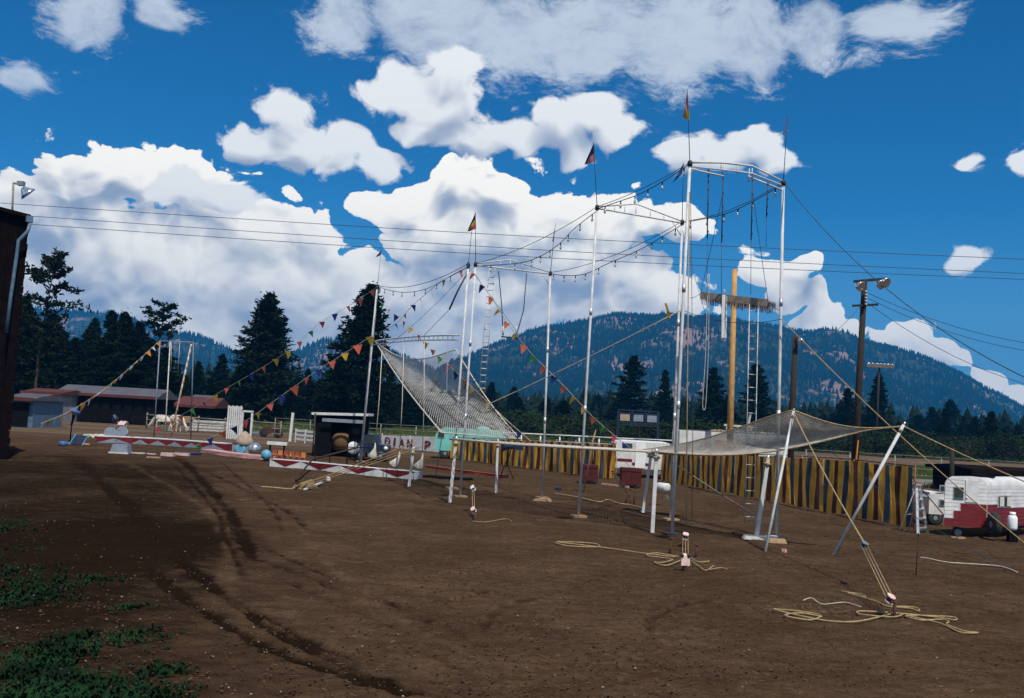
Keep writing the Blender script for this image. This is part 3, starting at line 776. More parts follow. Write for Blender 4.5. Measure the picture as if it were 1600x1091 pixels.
# the trees one would point at
tree('dense', 421, 463, 150, 'full dark pine standing alone between barns and trapeze mast', wide=122, var=0)
tree('dense', 566, 448, 140, 'tallest broad dark pine directly behind the far white mast', wide=126, var=1)
tree('gnarled', 76, 408, 110, 'tall crooked bare-limbed pine rising beside the dark building', wide=74, var=0)
tree('gnarled', 244, 478, 150, 'flat-topped open pine at the right end of the dark clump', wide=60, var=1)
tree('ragged', 985, 558, 230, 'two-stemmed looking pine behind the signboard frame', wide=70, var=0)
tree('ragged', 1040, 580, 215, 'slim pine between the signboard and the white poles', wide=40, var=1)
tree('ragged', 1117, 576, 220, 'round-topped pine left of the yellow wooden pole', wide=62, var=2)
tree('ragged', 1190, 572, 210, 'broad pine behind the platform ladder', wide=66, var=0)
tree('cone', 1373, 586, 215, 'layered spruce under the stadium lamp bank', wide=50, var=0)
tree('ragged', 1326, 608, 230, 'small dark pine left of the tall lamp pole', wide=50, var=1)
tree('cone', 770, 598, 260, 'narrow spruce spire between net and rear frame', wide=34, var=1)
# dark clump left
for i, (px, top, w) in enumerate([(45,470,70),(88,492,62),(62,520,80),(112,530,60),(135,512,48),(152,500,44),(176,488,50),(205,492,60),(192,515,60),(226,505,54),(262,545,60),(100,560,70),(30,560,80),(165,560,70),(240,560,60),(50,500,70),(120,545,70),(140,540,60),(215,530,64),(185,530,66),(75,545,80),(28,520,80),(100,520,60),(160,530,60),(205,545,70),(230,540,60),(60,570,80),(130,575,80),(200,575,80),(255,580,70),(20,590,80)]):
    tree(('dense', 'cone', 'ragged', 'dense')[i % 4], px, top, 128 + (i * 7) % 40, 'KIND in the dense dark clump behind the barns', 'dark pines behind the barns', wide=w * 1.3)
# medium trees between the big pines and behind the arena
for i, (px, top, w) in enumerate([(315,566,40),(349,555,48),(290,585,50),(375,580,46),(333,592,50),(462,590,50),(480,578,36),(500,596,50),(520,570,60),(608,590,40),(632,572,40),(655,590,44),(612,560,30),(680,596,44),(445,600,60),(545,600,70),(590,610,50),(640,612,60),(405,606,60),(270,600,50)]):
    tree(('cone', 'ragged', 'dense')[i % 3], px, top, 165 + (i * 13) % 50, 'KIND in the middling row behind the arena', 'conifers behind the arena', wide=w)
# tree line below the mountain
random.seed(3)
px = 700
while px < 1640:
    base = 610 + (px - 700) * 0.052
    top = base + rng.uniform(-4, 36) - (16 if rng.random() < 0.2 else 0)
    if px > 1400: top -= 8
    st = rng.choice(('cone', 'ragged', 'ragged', 'dense', 'leafy', 'cone'))
    tree(st, px, top + (16 if st == 'leafy' else 0), rng.uniform(190, 330), 'KIND in the long tree line below the mountain', 'tree line below the mountain', wide=rng.uniform(26, 52) * (1.4 if st == 'leafy' else 1))
    px += rng.uniform(8, 17)
for i in range(34):                                       # lower, nearer fill
    px = 730 + i * 26 + rng.uniform(-8, 8)
    if px > 1640: break
    tree('leafy', px, 640 + (px - 730) * 0.050 + rng.uniform(-6, 8), rng.uniform(150, 185), 'low leafy tree at the foot of the tree line', 'low trees at the foot of the tree line', wide=rng.uniform(50, 80))
for i in range(22):
    px = -20 + i * 34 + rng.uniform(-8, 8)
    tree(('cone', 'ragged', 'leafy')[i % 3], px, 585 + i * 1.2 + rng.uniform(-10, 12), rng.uniform(175, 240), 'KIND closing the dark gap behind barns and arena', 'trees closing the background', wide=rng.uniform(50, 75))

# ------------------------------------------------------------------ flying trapeze rig
def pole_mesh(parent, a, b, r, mat, name='pole', n=10, taper=0.92):
    return MB().tube([a, Vector(a).lerp(b, .5), b], [r, r * (1 + taper) / 2, r * taper], n).build(name, mat, parent)

def flag(parent, foot, top, hoist_px, tip_px, colors, depth, staff_r=0.014):
    """thin staff with a limp two-coloured pennant; colours run down the hoist"""
    st = MB().tube([foot, top], [staff_r, staff_r * .6], 5).build('flagstaff', M['dark_metal'], parent)
    a = P(hoist_px[0][0], hoist_px[0][1], depth); b = P(hoist_px[1][0], hoist_px[1][1], depth); t = P(tip_px[0], tip_px[1], depth + 0.15)
    n = 9; nc = len(colors)
    for c in range(nc):
        rows = []
        for i in range(5):
            s = (c + i / 4) / nc; row = []
            h = a.lerp(b, s)
            for j in range(n + 1):
                q = j / n
                end = a.lerp(t, 1.0) if s < 0.5 else t
                p = h.lerp(t, q); p.y += 0.10 * math.sin(q * 7 + s * 3) * q
                row.append(p)
            rows.append(row)
        MB().grid(rows).build('pennant', CLOTH[colors[c]], parent if nc == 1 else st)
    return st

def frame(label, bl, tl, br, tr, r, flags=(), style='deep', depth_l=None, depth_r=None):
    BL, BR = G(*bl), G(*br)
    TL, TR = P(tl[0], tl[1], BL.y), P(tr[0], tr[1], BR.y)
    BL.z = BR.z = -0.12
    e = empty('trapeze_gantry', (BL.x, BL.y, 0), label, 'trapeze frame', 'flying trapeze frames')
    pl = pole_mesh(e, BL, TL, r, M['steel_white']); pr = pole_mesh(e, BR, TR, r, M['steel_white'])
    for pole, B, T in ((pl, BL, TL), (pr, BR, TR)):
        for t in (0.35, 0.66):                     # pipe couplings
            q = Vector(B).lerp(T, t); u = (T - B).normalized()
            MB().tube([q - u * .12, q + u * .12], r * 1.18, 10).build('coupling', M['alu'], pole)
        MB().box((B.x, B.y, 0.02), (0.5, 0.36, 0.09), 0.4).build('foot_plate', M['wood'] if style != 'deep' else M['dark_metal'], pole)
        MB().lathe(T, [(r * 1.5, -0.12), (r * 1.6, -0.02), (r * 1.2, 0.05), (r * .4, 0.07)], 10).build('cap', M['dark_metal'], pole)
    dx = (TR - TL)
    def at(t, up): return TL + dx * t + Vector((0, 0, up))
    cb = MB()
    if style == 'deep':                            # peaked truss with drooping lower arms
        prof = [(0, 0.0), (0.33, 0.20), (0.66, 0.30), (1, 0.0)]
        cb.tube([at(t, u) for t, u in prof], r * .62, 8); ch = cb.build('top_chord', M['steel_white'], e)
        MB().tube([at(0, -.13), at(.33, -.02), at(.66, .06), at(1, -.13)], r * .5, 8).build('bottom_chord', M['steel_white'], e)
        MB().tube([at(0, -.2), at(.36, -.22)], r * .6, 8).build('arm', M['steel_white'], e)
        MB().tube([at(.62, -.06), at(1, -.28)], r * .6, 8).build('arm', M['steel_white'], e)
        for t in (0.33, 0.5, 0.66): MB().tube([at(t, .22), at(t, -.05)], r * .35, 6).build('strut', M['steel_white'], ch)
        for t in (0.36, 0.63): MB().tube([at(t, .2), at(t, -.24)], r * .35, 6).build('strut', M['steel_white'], ch)
    else:
        prof = [(0, 0.0), (0.45, 0.34), (1, 0.0)]
        cb.tube([at(t, u) for t, u in prof], r * .55, 8); ch = cb.build('top_chord', M['steel_white'], e)
        MB().tube([at(0, -.06), at(1, -.06)], r * .68, 8).build('bottom_chord', M['steel_white'], e)
        for t in (0.2, 0.32, 0.45, 0.62, 0.78):
            h = 0.34 * (t / .45 if t < .45 else (1 - t) / .55)
            MB().tube([at(t, h), at(t, -.06)], r * .3, 6).build('strut', M['steel_white'], ch)
        MB().tube([at(.88, -.06), TR + Vector((0, 0, -.55))], r * .4, 6).build('brace', M['steel_white'], e)
    for side, top_px, hoist, tip, cols in flags:
        T = TL if side == 'L' else TR
        flag(e, T, P(top_px[0], top_px[1], T.y), hoist, tip, cols, T.y)
    return BL, TL, BR, TR

A = frame('tall front white trapeze frame with a deep peaked crossbar', (1050, 836), (1078, 254), (1213, 842), (1224, 284), 0.052,
          [('L', (1074, 140), ((1074, 142), (1078, 188)), (1067, 184), ['rose', 'yellow']), ('R', (1231, 178), ((1230, 180), (1227, 208)), (1224, 210), ['rose', 'orange'])])
B = frame('middle white trapeze frame with a flat-bottomed crossbar', (904, 808), (933, 323), (1048, 813), (1066, 346), 0.047,
          [('L', (927, 222), ((928, 223), (930, 253)), (913, 257), ['navy', 'rose']), ('R', (1068, 254), ((1068, 255), (1066, 272)), (1051, 286), ['skyblue'])], 'shallow')
C = frame('rear white trapeze frame holding a rope ladder and trapeze', (719, 777), (743, 412), (847, 779), (860, 426), 0.048,
          [('L', (743, 331), ((743, 332), (744, 358)), (730, 362), ['navy', 'yellow', 'pink']), ('R', (868, 349), ((868, 350), (865, 378)), (863, 378), ['skyblue', 'yellow'])], 'shallow')

# far mast pair that carries the raised end of the net
def mast(label, base, top, r, flagspec=None, depth=None):
    Bp = G(*base); Tp = P(top[0], top[1], Bp.y); Bp.z = -0.12
    e = empty('mast', (Bp.x, Bp.y, 0), label, 'mast')
    p = pole_mesh(e, Bp, Tp, r, M['steel_white'])
    MB().box((Bp.x, Bp.y, 0.02), (0.5, 0.5, 0.1), 0.3).build('foot_plate', M['wood'], e)
    MB().lathe(Tp, [(r * 1.5, -0.2), (r * 1.7, -0.05), (r, 0.05)], 10).build('cap', M['dark_metal'], e)
    if flagspec: flag(e, Tp, P(flagspec[0][0], flagspec[0][1], Bp.y), *flagspec[1:], Bp.y)
    return Bp, Tp
DL = mast('lone white mast leaning in front of the tallest dark pine', (563, 722), (590, 446), 0.075, ((596, 389), ((596, 391), (595, 399)), (587, 402), ['purple']))
DR = mast('white mast standing close beside the rear trapeze frame', (706, 764), (732, 412), 0.055, None)
MB_st = MB().tube([DR[1], P(737, 361, DR[1].y)], 0.012, 5).build('flagstaff', M['dark_metal'], None)
MB_st.parent = bpy.data.objects['mast.001']; MB_st.location = -bpy.data.objects['mast.001'].location

# truss bar between the far masts
barL = P(580, 534, DL[0].y - 1.0); barR = P(716, 524, DR[0].y + 0.5)
e = empty('net_spreader_bar', barL, 'thin white lattice bar holding the raised end of the net', 'spreader bar')
MB().tube(sag(barL, barR, -0.1, 8), 0.045, 6).build('top_chord', M['steel_white'], e)
MB().tube([p + Vector((0, 0, -.22)) for p in sag(barL, barR, -0.1, 8)], 0.03, 6).build('bottom_chord', M['steel_white'], e)
for i in range(1, 22):
    q = barL.lerp(barR, i / 22) + Vector((0, 0, 0.1 * 4 * i / 22 * (1 - i / 22)))
    MB().tube([q, q + Vector((0, 0, -.22))], 0.014, 4).build('strut', M['steel_white'], e)

# ------------------------------------------------------------------ safety net
def net_patch(mb, corners, nu, nv, r, sagz, steps=14, diag=False, jitter=0.0):
    """woven cords over a four-cornered sheet; corners a-b along the near side, d-c along the far side"""
    a, b, c, d = [Vector(p) for p in corners]
    rj = random.Random(5)
    def S_(u, v):
        p = a.lerp(b, u).lerp(d.lerp(c, u), v)
        p = p.copy(); p.z -= sagz(u, v); return p
    cords = []
    if diag:
        for i in range(-nv, nu + nv):
            for sgn in (1, -1):
                seg = []
                for s in range(steps + 1):
                    v = s / steps; u = (i + 0.5) / nu + (v * nv / nu if sgn > 0 else -v * nv / nu) - (0 if sgn > 0 else 0)
                    if -0.001 <= u <= 1.001: seg.append(S_(min(max(u, 0), 1), v))
                if len(seg) > 1: cords.append(seg)
    else:
        for i in range(nu + 1): cords.append([S_(i / nu, s / steps) for s in range(steps + 1)])
        for j in range(nv + 1): cords.append([S_(s / steps, j / nv) for s in range(steps + 1)])
    for sgm in cords: mb.tube(sgm, r, 3, False, False)
    return S_

# bed corners (rail height about 2.3 m) and the two raised ends
nearL = P(703, 686, 36.0); nearR = P(1022, 706, 30.6)
farL = P(776, 690, 40.5); farR = P(1004, 703, 36.0)
FR = P(1240, 641, 28.6); NRc = P(1412, 666, 27.2)
capL = P(586, 533, DL[0].y - 1.2); capR = P(712, 546, DR[0].y + 0.4)
net = empty('safety_net', (G(860, 790).x, 34, 0), 'long tan cord safety net with both ends raised, slung under the trapeze frames', 'safety net')
mb = MB(); net_patch(mb, (nearL, nearR, farR, farL), 62, 44, 0.010, lambda u, v: 0.10 * math.sin(math.pi * v) * math.sin(math.pi * u), 10)
mb.build('bed', M['net'], net)
# right bed up to the end apron
def rs(u, v): return (0.36 * math.sin(math.pi * min(1, u * 1.15)) * (1 - v * 0.55) + 0.30 * math.sin(math.pi * v) * (0.3 + u * .7)) * (1 if u < 0.999 else 0.8)
mb = MB(); SR = net_patch(mb, (nearR, NRc, FR, farR), 66, 48, 0.0125, rs, 18)
mb.build('raised_end', M['net_dark'], net)
MB().tube([SR(i / 20, 0) for i in range(21)], 0.024, 6).build('border_rope', M['rope'], net)
MB().tube([SR(1, i / 20) for i in range(21)], 0.024, 6).build('border_rope', M['rope'], net)
MB().tube([SR(i / 20, 1) for i in range(21)], 0.022, 6).build('border_rope', M['rope'], net)
# left end climbing to the spreader bar
def ls(u, v): return 0.22 * math.sin(math.pi * v) + 0.75 * math.sin(math.pi * u) * v ** 2
leftFar = P(812, 686, 41.0); leftNear = P(690, 676, 37.0)
mb = MB(); SL = net_patch(mb, (leftNear, leftFar, capR, capL), 40, 52, 0.0088, ls, 16, True)
mb.build('raised_end', M['net'], net)
MB().tube([SL(0, i / 20) for i in range(21)], 0.035, 6).build('border_rope', M['rope_pale'], net)
MB().tube([SL(1, i / 20) for i in range(21)], 0.028, 6).build('border_rope', M['rope_pale'], net)
MB().tube([SL(i / 16, 1) for i in range(17)], 0.028, 6).build('border_rope', M['rope_pale'], net)
MB().tube([SL(i / 16, 0) for i in range(17)], 0.028, 6).build('border_rope', M['rope_pale'], net)
MB().tube([nearL, nearL.lerp(nearR, .33) + Vector((0, 0, -.05)), nearL.lerp(nearR, .66) + Vector((0, 0, -.04)), nearR], 0.045, 6).build('side_rail', M['rope_pale'], net)
MB().tube(sag(farL, farR, .05), 0.03, 6).build('side_rail', M['rope_pale'], net)
MB().tube([nearL, farL], 0.03, 6).build('side_rail', M['rope_pale'], net)

LEGG = 'white net support legs'
def leg(label, base, top, depth_top, r=0.085, mat='steel_white', square=True):
    Bp = G(*base); Tp = P(top[0], top[1], depth_top if depth_top else Bp.y); Bp.z = -0.08
    e = empty('net_prop', (Bp.x, Bp.y, 0), label, 'net leg', LEGG)
    if square: MB().beam(Bp, Tp, r * 1.35, r * 1.35).build('post', M[mat], e)
    else: MB().tube([Bp, Tp], r, 10).build('post', M[mat], e)
    u = (Tp - Bp).normalized()
    MB().tube([Tp - u * .05, Tp + u * .09], r * .55, 8).build('top_pin', M['alu'], e)
    MB().tube([Tp - u * .22, Tp - u * .14], r * 1.35, 8).build('lashing', M['rope'], e)
leg('thick white net leg under the left corner of the net bed', (703, 784), (713, 686), None)
leg('thick white net leg next to the left pole of the front frame', (1019, 832), (1026, 706), None, 0.085)
leg('slanting white net leg just behind the middle net leg', (1004, 801), (1018, 706), None, 0.075)
leg('white net leg standing before the striped wall, left half', (775, 770), (778, 690), None, 0.075)
leg('short white net leg beside the banner with red letters', (639, 760), (646, 702), None, 0.085)
leg('stout white net leg on a pale board by the platform ladder', (1181, 842), (1200, 716), None, 0.085)
leg('long slanting white prop holding the inner raised corner of the net', (1195, 863), (1240, 643), 28.6, 0.04, square=False)
leg('long slanting white prop holding the outermost raised corner of the net', (1301, 866), (1412, 664), 27.2, 0.045, square=False)
for lab, (a, b), sz, m_ in (('pale half-buried board under the stout net leg', (1187, 843), (1.15, .5, .12), 'old_white'), ('square raw wood block under the front frame pole', (1212, 848), (.6, .42, .12), 'wood'), ('raw wood pad under the rear frame pole', (846, 783), (.75, .4, .1), 'wood')):
    c = G(a, b); mbx = MB()
    mbx.prism([c + Vector((-sz[0]/2, -sz[1]/2, 0)), c + Vector((sz[0]/2, -sz[1]/2, 0)), c + Vector((sz[0]/2 - .05, -sz[1]/2 + .03, sz[2])), c + Vector((-sz[0]/2 + .08, -sz[1]/2 + .03, sz[2] * .8))], (0.06, sz[1], 0))
    o = mbx.build('footing_board', M[m_], None, c); prop(o, lab, 'board')

# ------------------------------------------------------------------ trapezes, ladders and platform
def rope_thing(name, label, cat, pts, r, mat, group=None, n=6):
    p0 = Vector(pts[-1]); o = MB().tube(pts, r, n).build(name, M[mat], None, p0); prop(o, label, cat, group); return o
dC = (C[1].y + C[3].y) / 2
e = empty('trapeze', P(797, 528, dC), 'swinging trapeze bar hanging from the rear white frame', 'trapeze')
for a, b, c in (((779, 424), (784, 480), (786, 524)), ((823, 427), (818, 485), (807, 524))):
    rp = MB().tube([P(*a, dC), P(*b, dC), P(*c, dC)], 0.022, 5).build('rope', M['cable'], e)
    MB().tube([P(c[0], c[1] - 14, dC), P(*c, dC)], 0.045, 6).build('padding', M['old_white'], rp)
MB().tube([P(783, 526, dC), P(810, 529, dC)], 0.035, 6).build('bar', M['dark_metal'], e)
def ladder(name, label, cat, a, b, width, rungs, r, mat, rr=None, group=None, dirw=None):
    """two side ropes or rails from top a to bottom b with rungs"""
    a = Vector(a); b = Vector(b); w = Vector(dirw if dirw else (1, 0.15, 0)).normalized() * width / 2
    e = empty(name, (b.x, b.y, b.z), label, cat, group)
    for s in (-1, 1): MB().tube([a + w * s, b + w * s], r, 6).build('side_rail', M[mat], e)
    for i in range(rungs):
        q = a.lerp(b, (i + .5) / rungs); MB().tube([q - w, q + w], rr or r, 6).build('rung', M[mat], e)
    return e
ladder('rope_ladder', 'thin rope ladder hanging from the rear white frame', 'ladder', P(769, 418, dC), P(753, 612, dC + .3), 0.24, 19, 0.014, 'old_white', 0.022)
dA = (A[1].y + A[3].y) / 2
for lab, hx in (('pair of slack dark trapeze lines near the left pole of the front frame', ((1107, 264, 1105, 462), (1130, 268, 1127, 470))), ('pair of slack dark trapeze lines near the right pole of the front frame', ((1176, 272, 1173, 460), (1200, 282, 1197, 386)))):
    e = empty('trapeze_line', P(hx[0][2], hx[0][3], dA), lab, 'trapeze lines', 'trapeze lines on the front frame')
    for x0, y0, x1, y1 in hx:
        ym = y0 + (y1 - y0) * .55
        rp = MB().tube([P(x0, y0, dA), P((x0 + x1) / 2 - 1, ym, dA)], 0.020, 5).build('sleeve', M['cable'], e)
        MB().tube([P((x0 + x1) / 2 - 1, ym, dA), P(x1, y1, dA)], 0.009, 5).build('rope', M['cable'], e)
        for s in range(5):
            q = P(x0 + (x1 - x0) * .55 * s / 5, y0 + (ym - y0) * (s + .5) / 5, dA); MB().lathe(q, [(0.01, -.05), (.035, 0), (.01, .05)], 6).build('knot', M['cable'], rp)
rope_thing('hanging_rope', 'long pale doubled rope hanging in a loop beside the front frame', 'rope', through([P(1106, 428, 31), P(1103, 540, 31), P(1098, 628, 31), P(1100, 640, 31), P(1103, 628, 31), P(1107, 540, 31), P(1108, 428, 31)], 4), 0.010, 'rope_pale', None, 5)
# pedestal board with fringe
pa = P(1095, 458, 33.5); pb = P(1200, 470, 31.8)
e = empty('pedestal_board', pa.lerp(pb, .5), 'narrow platform high on the front frame with a ragged red fringe', 'platform')
u = (pb - pa).normalized(); w = Vector((-u.y, u.x, 0)).normalized()
MB().prism([pa, pb, pb + Vector((0, 0, -.06)), pa + Vector((0, 0, -.06))], w * .55).build('board', M['board_top'], e)
MB().prism([pa - w * .03 + Vector((0, 0, .04)), pb - w * .03 + Vector((0, 0, .04)), pb - w * .03 + Vector((0, 0, -.20)), pa - w * .03 + Vector((0, 0, -.20))], w * .01).build('valance', M['board_top'], e)
fr = MB(); L = (pb - pa).length; r5 = random.Random(4)
for side in (-.02, .57):
    for i in range(110):
        s = i / 110 * L; q = pa + u * s + w * side + Vector((0, 0, -.06)); ln = r5.uniform(.16, .36); ww = r5.uniform(.014, .03)
        t = q + u * r5.uniform(-.02, .02) + w * r5.uniform(-.03, .03) + Vector((0, 0, -ln))
        fr.prism([q, q + u * ww, t + u * ww * .6, t], w * .006)
o = fr.build('fringe', M['fringe'], e); o['kind'] = 'stuff'
for s in (0.02, 0.98):
    q = pa.lerp(pb, s); MB().tube([q, q + Vector((0, 0, .05))], .03, 6).build('hook', M['dark_metal'], e)
for q, t in ((pa, P(1078, 466, A[0].y)), (pb, P(1221, 487, A[2].y)), (pa, P(1130, 300, 31.5)), (pb, P(1176, 300, 31.5))):
    MB().tube(sag(q, t, .04), 0.009, 4).build('stay', M['cable'], e)
q1, q2 = P(1132, 461, 32.5), P(1131, 528, 32.5)
e = empty('white_pennant_board', q2, 'narrow white panel hanging down from the high platform', 'panel')
MB().beam(q1, q2, .06, .17).build('panel', M['white'], e); MB().tube([P(1132, 452, 32.5), q1], .02, 5).build('loop', M['rope_pale'], e)
ladder('platform_ladder', 'long aluminium ladder rising to the high fringed platform', 'ladder', P(1178, 476, 32.0), P(1171, 818, 32.0), 0.30, 17, 0.017, 'old_white', 0.016, dirw=(1, .1, 0))
# hanging ropes with weight bags
for i, (tx, ty, bx, by, d_, lab) in enumerate(((597, 548, 586, 700, 47, 'leftmost'), (631, 540, 624, 713, 46, 'middle'), (663, 534, 660, 716, 45, 'rightmost'))):
    T = P(tx, ty, d_); Bt = P(bx, by, d_)
    e = empty('weighted_rope', (Bt.x, Bt.y, Bt.z - .4), ('pale rope with a slim weight bag, hung by the lone far mast', 'pale rope with a wide slumped weight bag, between two other bag ropes', 'pale rope with a weight bag hanging in front of the banner letters')[i], 'rope', 'hanging ropes with weight bags')
    MB().tube([T, T.lerp(Bt, .5) + Vector((.03, 0, 0)), Bt], .022, 6).build('rope', M['rope_pale'], e)
    bag = MB(); lean = (-.12, -.3, -.2)[i]
    bag.tube([Bt + Vector((0, 0, .25)), Bt, Bt + Vector((lean * .3, 0, -.18)), Bt + Vector((lean * .8, .05, -.42)), Bt + Vector((lean, .05, -.50))], [.02, .05, .12, .26, .2], 9)
    bag.build('weight_bag', M['canvas'], e)
rope_thing('hanging_rope', 'blue-grey rope hanging beside the rope with the weight bags', 'rope', [P(700, 530, 44), P(697, 640, 44), P(681, 742, 44)], .02, 'grey_blue')

# ------------------------------------------------------------------ guy ropes and cables
CABG = 'steel guy cables of the rig'
def cable(label, pts, r=0.011, mat='cable', cat='cable', n=4, name='guy_cable'):
    return rope_thing(name, label, cat, pts, r, mat, None, n)
cable('thin cable running from the front frame down past the tall lamp pole', sag(A[3], P(1720, 640, 20), .9, 16), 0.012)
cable('cable joining the tops of front and middle frame on the left', sag(A[1], B[1], .12), .012)
cable('cable joining the tops of front and middle frame on the right', sag(A[3], B[3], .25), .012)
cable('cable joining the tops of middle and rear frame on the left', sag(B[1], C[1], .25), .012)
cable('cable joining the tops of middle and rear frame on the right', sag(B[3], C[3], .3), .012)
cable('cable from the lone far mast to the mast beside the rear frame', sag(DL[1], DR[1], .5), .016)
cable('short black tackle line slanting from the mast beside the rear frame', [P(733, 422, DR[0].y), P(715, 455, DR[0].y), P(702, 484, DR[0].y)], .04)
cable('thin cable slanting from the black tackle line to the net bar', [P(702, 484, DR[0].y), P(663, 524, DR[0].y + 1)], .014)
cable('thin cable from the rear mast top down to the left net corner', sag(P(733, 420, DR[0].y), P(606, 540, 50), .2), .012)
cable('thin cable slanting down behind the rear trapeze towards the white trailer', sag(P(743, 430, 39), G(1000, 745), .4, 14), .011)
cable('thin cable from the middle frame slanting down to the striped wall', sag(P(1066, 360, 34.5), P(1150, 640, 30), .2), .008)
cable('cable crossing from the front frame to the middle one below their tops', sag(P(1070, 486, 34), P(1220, 499, 30.6), .25), .01)
cable('long pale rope from the front poles down to the far left net corner', sag(P(1064, 485, 33.5), P(648, 681, 44), .15), .022, 'rope_pale', 'rope', 5, 'guy_rope')
cable('long tan rope running past the outer net corner to the right edge', sag(P(1221, 499, 30.6), G(1640, 880), .25, 14), .018, 'rope', 'rope', 5, 'guy_rope')
cable('tan rope from the outer raised net corner out to the right', sag(NRc, P(1720, 800, 24), .08), .018, 'rope', 'rope', 5, 'guy_rope')
cable('tan rope from the inner raised net corner down to the tackle', sag(P(1240, 645, 28.5), P(1349, 846, 22.15), .10), .020, 'rope', 'rope', 5, 'guy_rope')
cable('tan rope hanging down beside the left pole of the front frame', [P(1077, 300, 29.2), P(1074, 600, 28.9), P(1072, 832, 28.6)], .017, 'rope', 'rope', 5, 'guy_rope')
cable('thin grey cable beside the left pole of the front frame', [P(1079, 300, 29.6), P(1083, 620, 29.3), P(1081, 812, 28.4)], .009)
cable('dark thin guy slanting from the net down to the earth anchor beyond it', [P(1050, 722, 33), P(1130, 775, 33.5), G(1192, 812)], .02, 'wood_grey')
cable('thin red-brown stay behind the step ladder', [P(1424, 745, 36.5), G(1500, 835)], .02, 'dark_red')
cable('dark cable crossing the dirt in front of the white and red camper', [P(1290, 700, 40), P(1440, 815, 33), G(1580, 892)], .012)
for i, (a, b) in enumerate((((650, 690), (470, 757)), ((668, 694), (482, 757)), ((640, 700), (488, 752)))):
    cable('tan rope stretched from the short net leg to the ' + ('heap, topmost of three', 'heap, middle of three', 'heap, lowest of three')[i], sag(P(a[0], a[1], 41.5), G(*b), .05), .016, 'rope', 'rope', 5, 'guy_rope')

# tackle blocks, stakes
def block(parent, c, ax, s, mat):
    c = Vector(c); ax = Vector(ax).normalized(); w = Vector((0.15, 1, 0)); w = (w - ax * w.dot(ax)).normalized(); u = w.cross(ax)
    mb = MB()
    for k in (-1, 1):
        out = [c + w * k * s * .32 + ax * s * y + u * s * x for x, y in ((-.38, -.8), (.38, -.8), (.5, -.2), (.45, .5), (.2, .9), (-.2, .9), (-.45, .5), (-.5, -.2))]
        mb.prism(out, w * k * s * .12)
    o = mb.build('pulley_block', M[mat], parent)
    MB().lathe(c - w * s * .3, [(s * .1, 0), (s * .42, .02), (s * .34, s * .3), (s * .42, s * .58), (s * .1, s * .6)], 12, w).build('sheave', M['dark_metal'], o)
    MB().tube([c + ax * s * .8, c + ax * s * 1.25], s * .12, 6).build('hook', M['rust'], o)
    return o
def tackle(label, top, low, stake, parts, s, mat_a='grey_blue', mat_b='pinkish'):
    top = Vector(top); low = Vector(low); stake = Vector(stake); ax = (top - low).normalized()
    e = empty('rope_tackle', stake, label, 'tackle', 'pulley tackles staked in the dirt')
    block(e, top, ax, s, mat_a); block(e, low, -ax, s, mat_b)
    u, w = perp(ax)
    for i in range(parts):
        o_ = u * (i - (parts - 1) / 2) * s * .42
        MB().tube([top + o_, low + o_], .010, 5).build('rope', M['rope'], e)
    MB().tube([stake + Vector((0, 0, -.15)), stake + Vector((.03, .05, .3))], .035, 8).build('stake', M['rust'], e)
    MB().tube([stake + Vector((.03, .05, .25)), low - ax * s], .02, 6).build('shackle', M['rust'], e)
tackle('pulley tackle with tan ropes staked at the end of the slanting net rope', P(1350, 852, 22.0), P(1391, 936, 18.6), G(1397, 964), 3, .15, 'hub', 'pinkish')
tackle('upright pulley tackle with a pale block staked below the left net corner', P(739, 763, 34), P(740, 797, 32.4), G(741, 815), 2, .15, 'white', 'pinkish')
tackle('tackle with heavy pink blocks staked before the front frame', P(1071, 838, 27.5), P(1071, 872, 25.6), G(1070, 893), 3, .17, 'pinkish', 'pinkish')
tackle('small tan tackle by the iron stakes in front of the red crates', P(958, 738, 37.5), G(984, 776, .25), G(985, 786), 3, .12, 'wood', 'wood')
cst = G(1072, 893)
e = empty('anchor_plate', cst, 'pink metal anchor plate bolted to the stakes before the front frame', 'anchor plate')
MB().box(P(1071, 877, cst.y) , (.2, .08, .2)).build('plate', M['pinkish'], e)
for dx in (-.08, .08): MB().tube([P(1071, 868, cst.y) + Vector((dx, -.06, 0)), P(1071, 868, cst.y) + Vector((dx, .06, 0))], .04, 8).build('bolt', M['dark_metal'], e)
STG = 'iron stakes driven into the dirt'
for lab, a, b in (('rusty iron stake left of the pink anchor plate', (1046, 866), (1049, 842)), ('rusty iron stake with a flattened head right of the pink anchor plate', (1087, 872), (1089, 852)),
                  ('iron stake left of the small tan tackle', (975, 788), (985, 765)), ('iron stake right of the small tan tackle', (990, 789), (993, 763)), ('long thin stake standing in the dirt near the step ladder', (1431, 898), (1435, 835)),
                  ('dark stake in the dirt before the white tubs and curb', (228, 711), (229, 697)), ('dark stake before the red and white curb end', (271, 712), (272, 699)), ('thin dark rod leaning left of the front ring', (463, 754), (470, 738))):
    p = G(*a); t = P(b[0], b[1], p.y)
    o = MB().tube([p + Vector((0, 0, -.1)), t], .032 if 'thin' not in lab else .014, 7)
    o.lathe(t, [(.03, -.03), (.055 if 'thin' not in lab else .02, 0), (.05 if 'thin' not in lab else .015, .03)], 8)
    o = o.build('iron_stake', M['rust'], None, p); prop(o, lab, 'stake', STG)
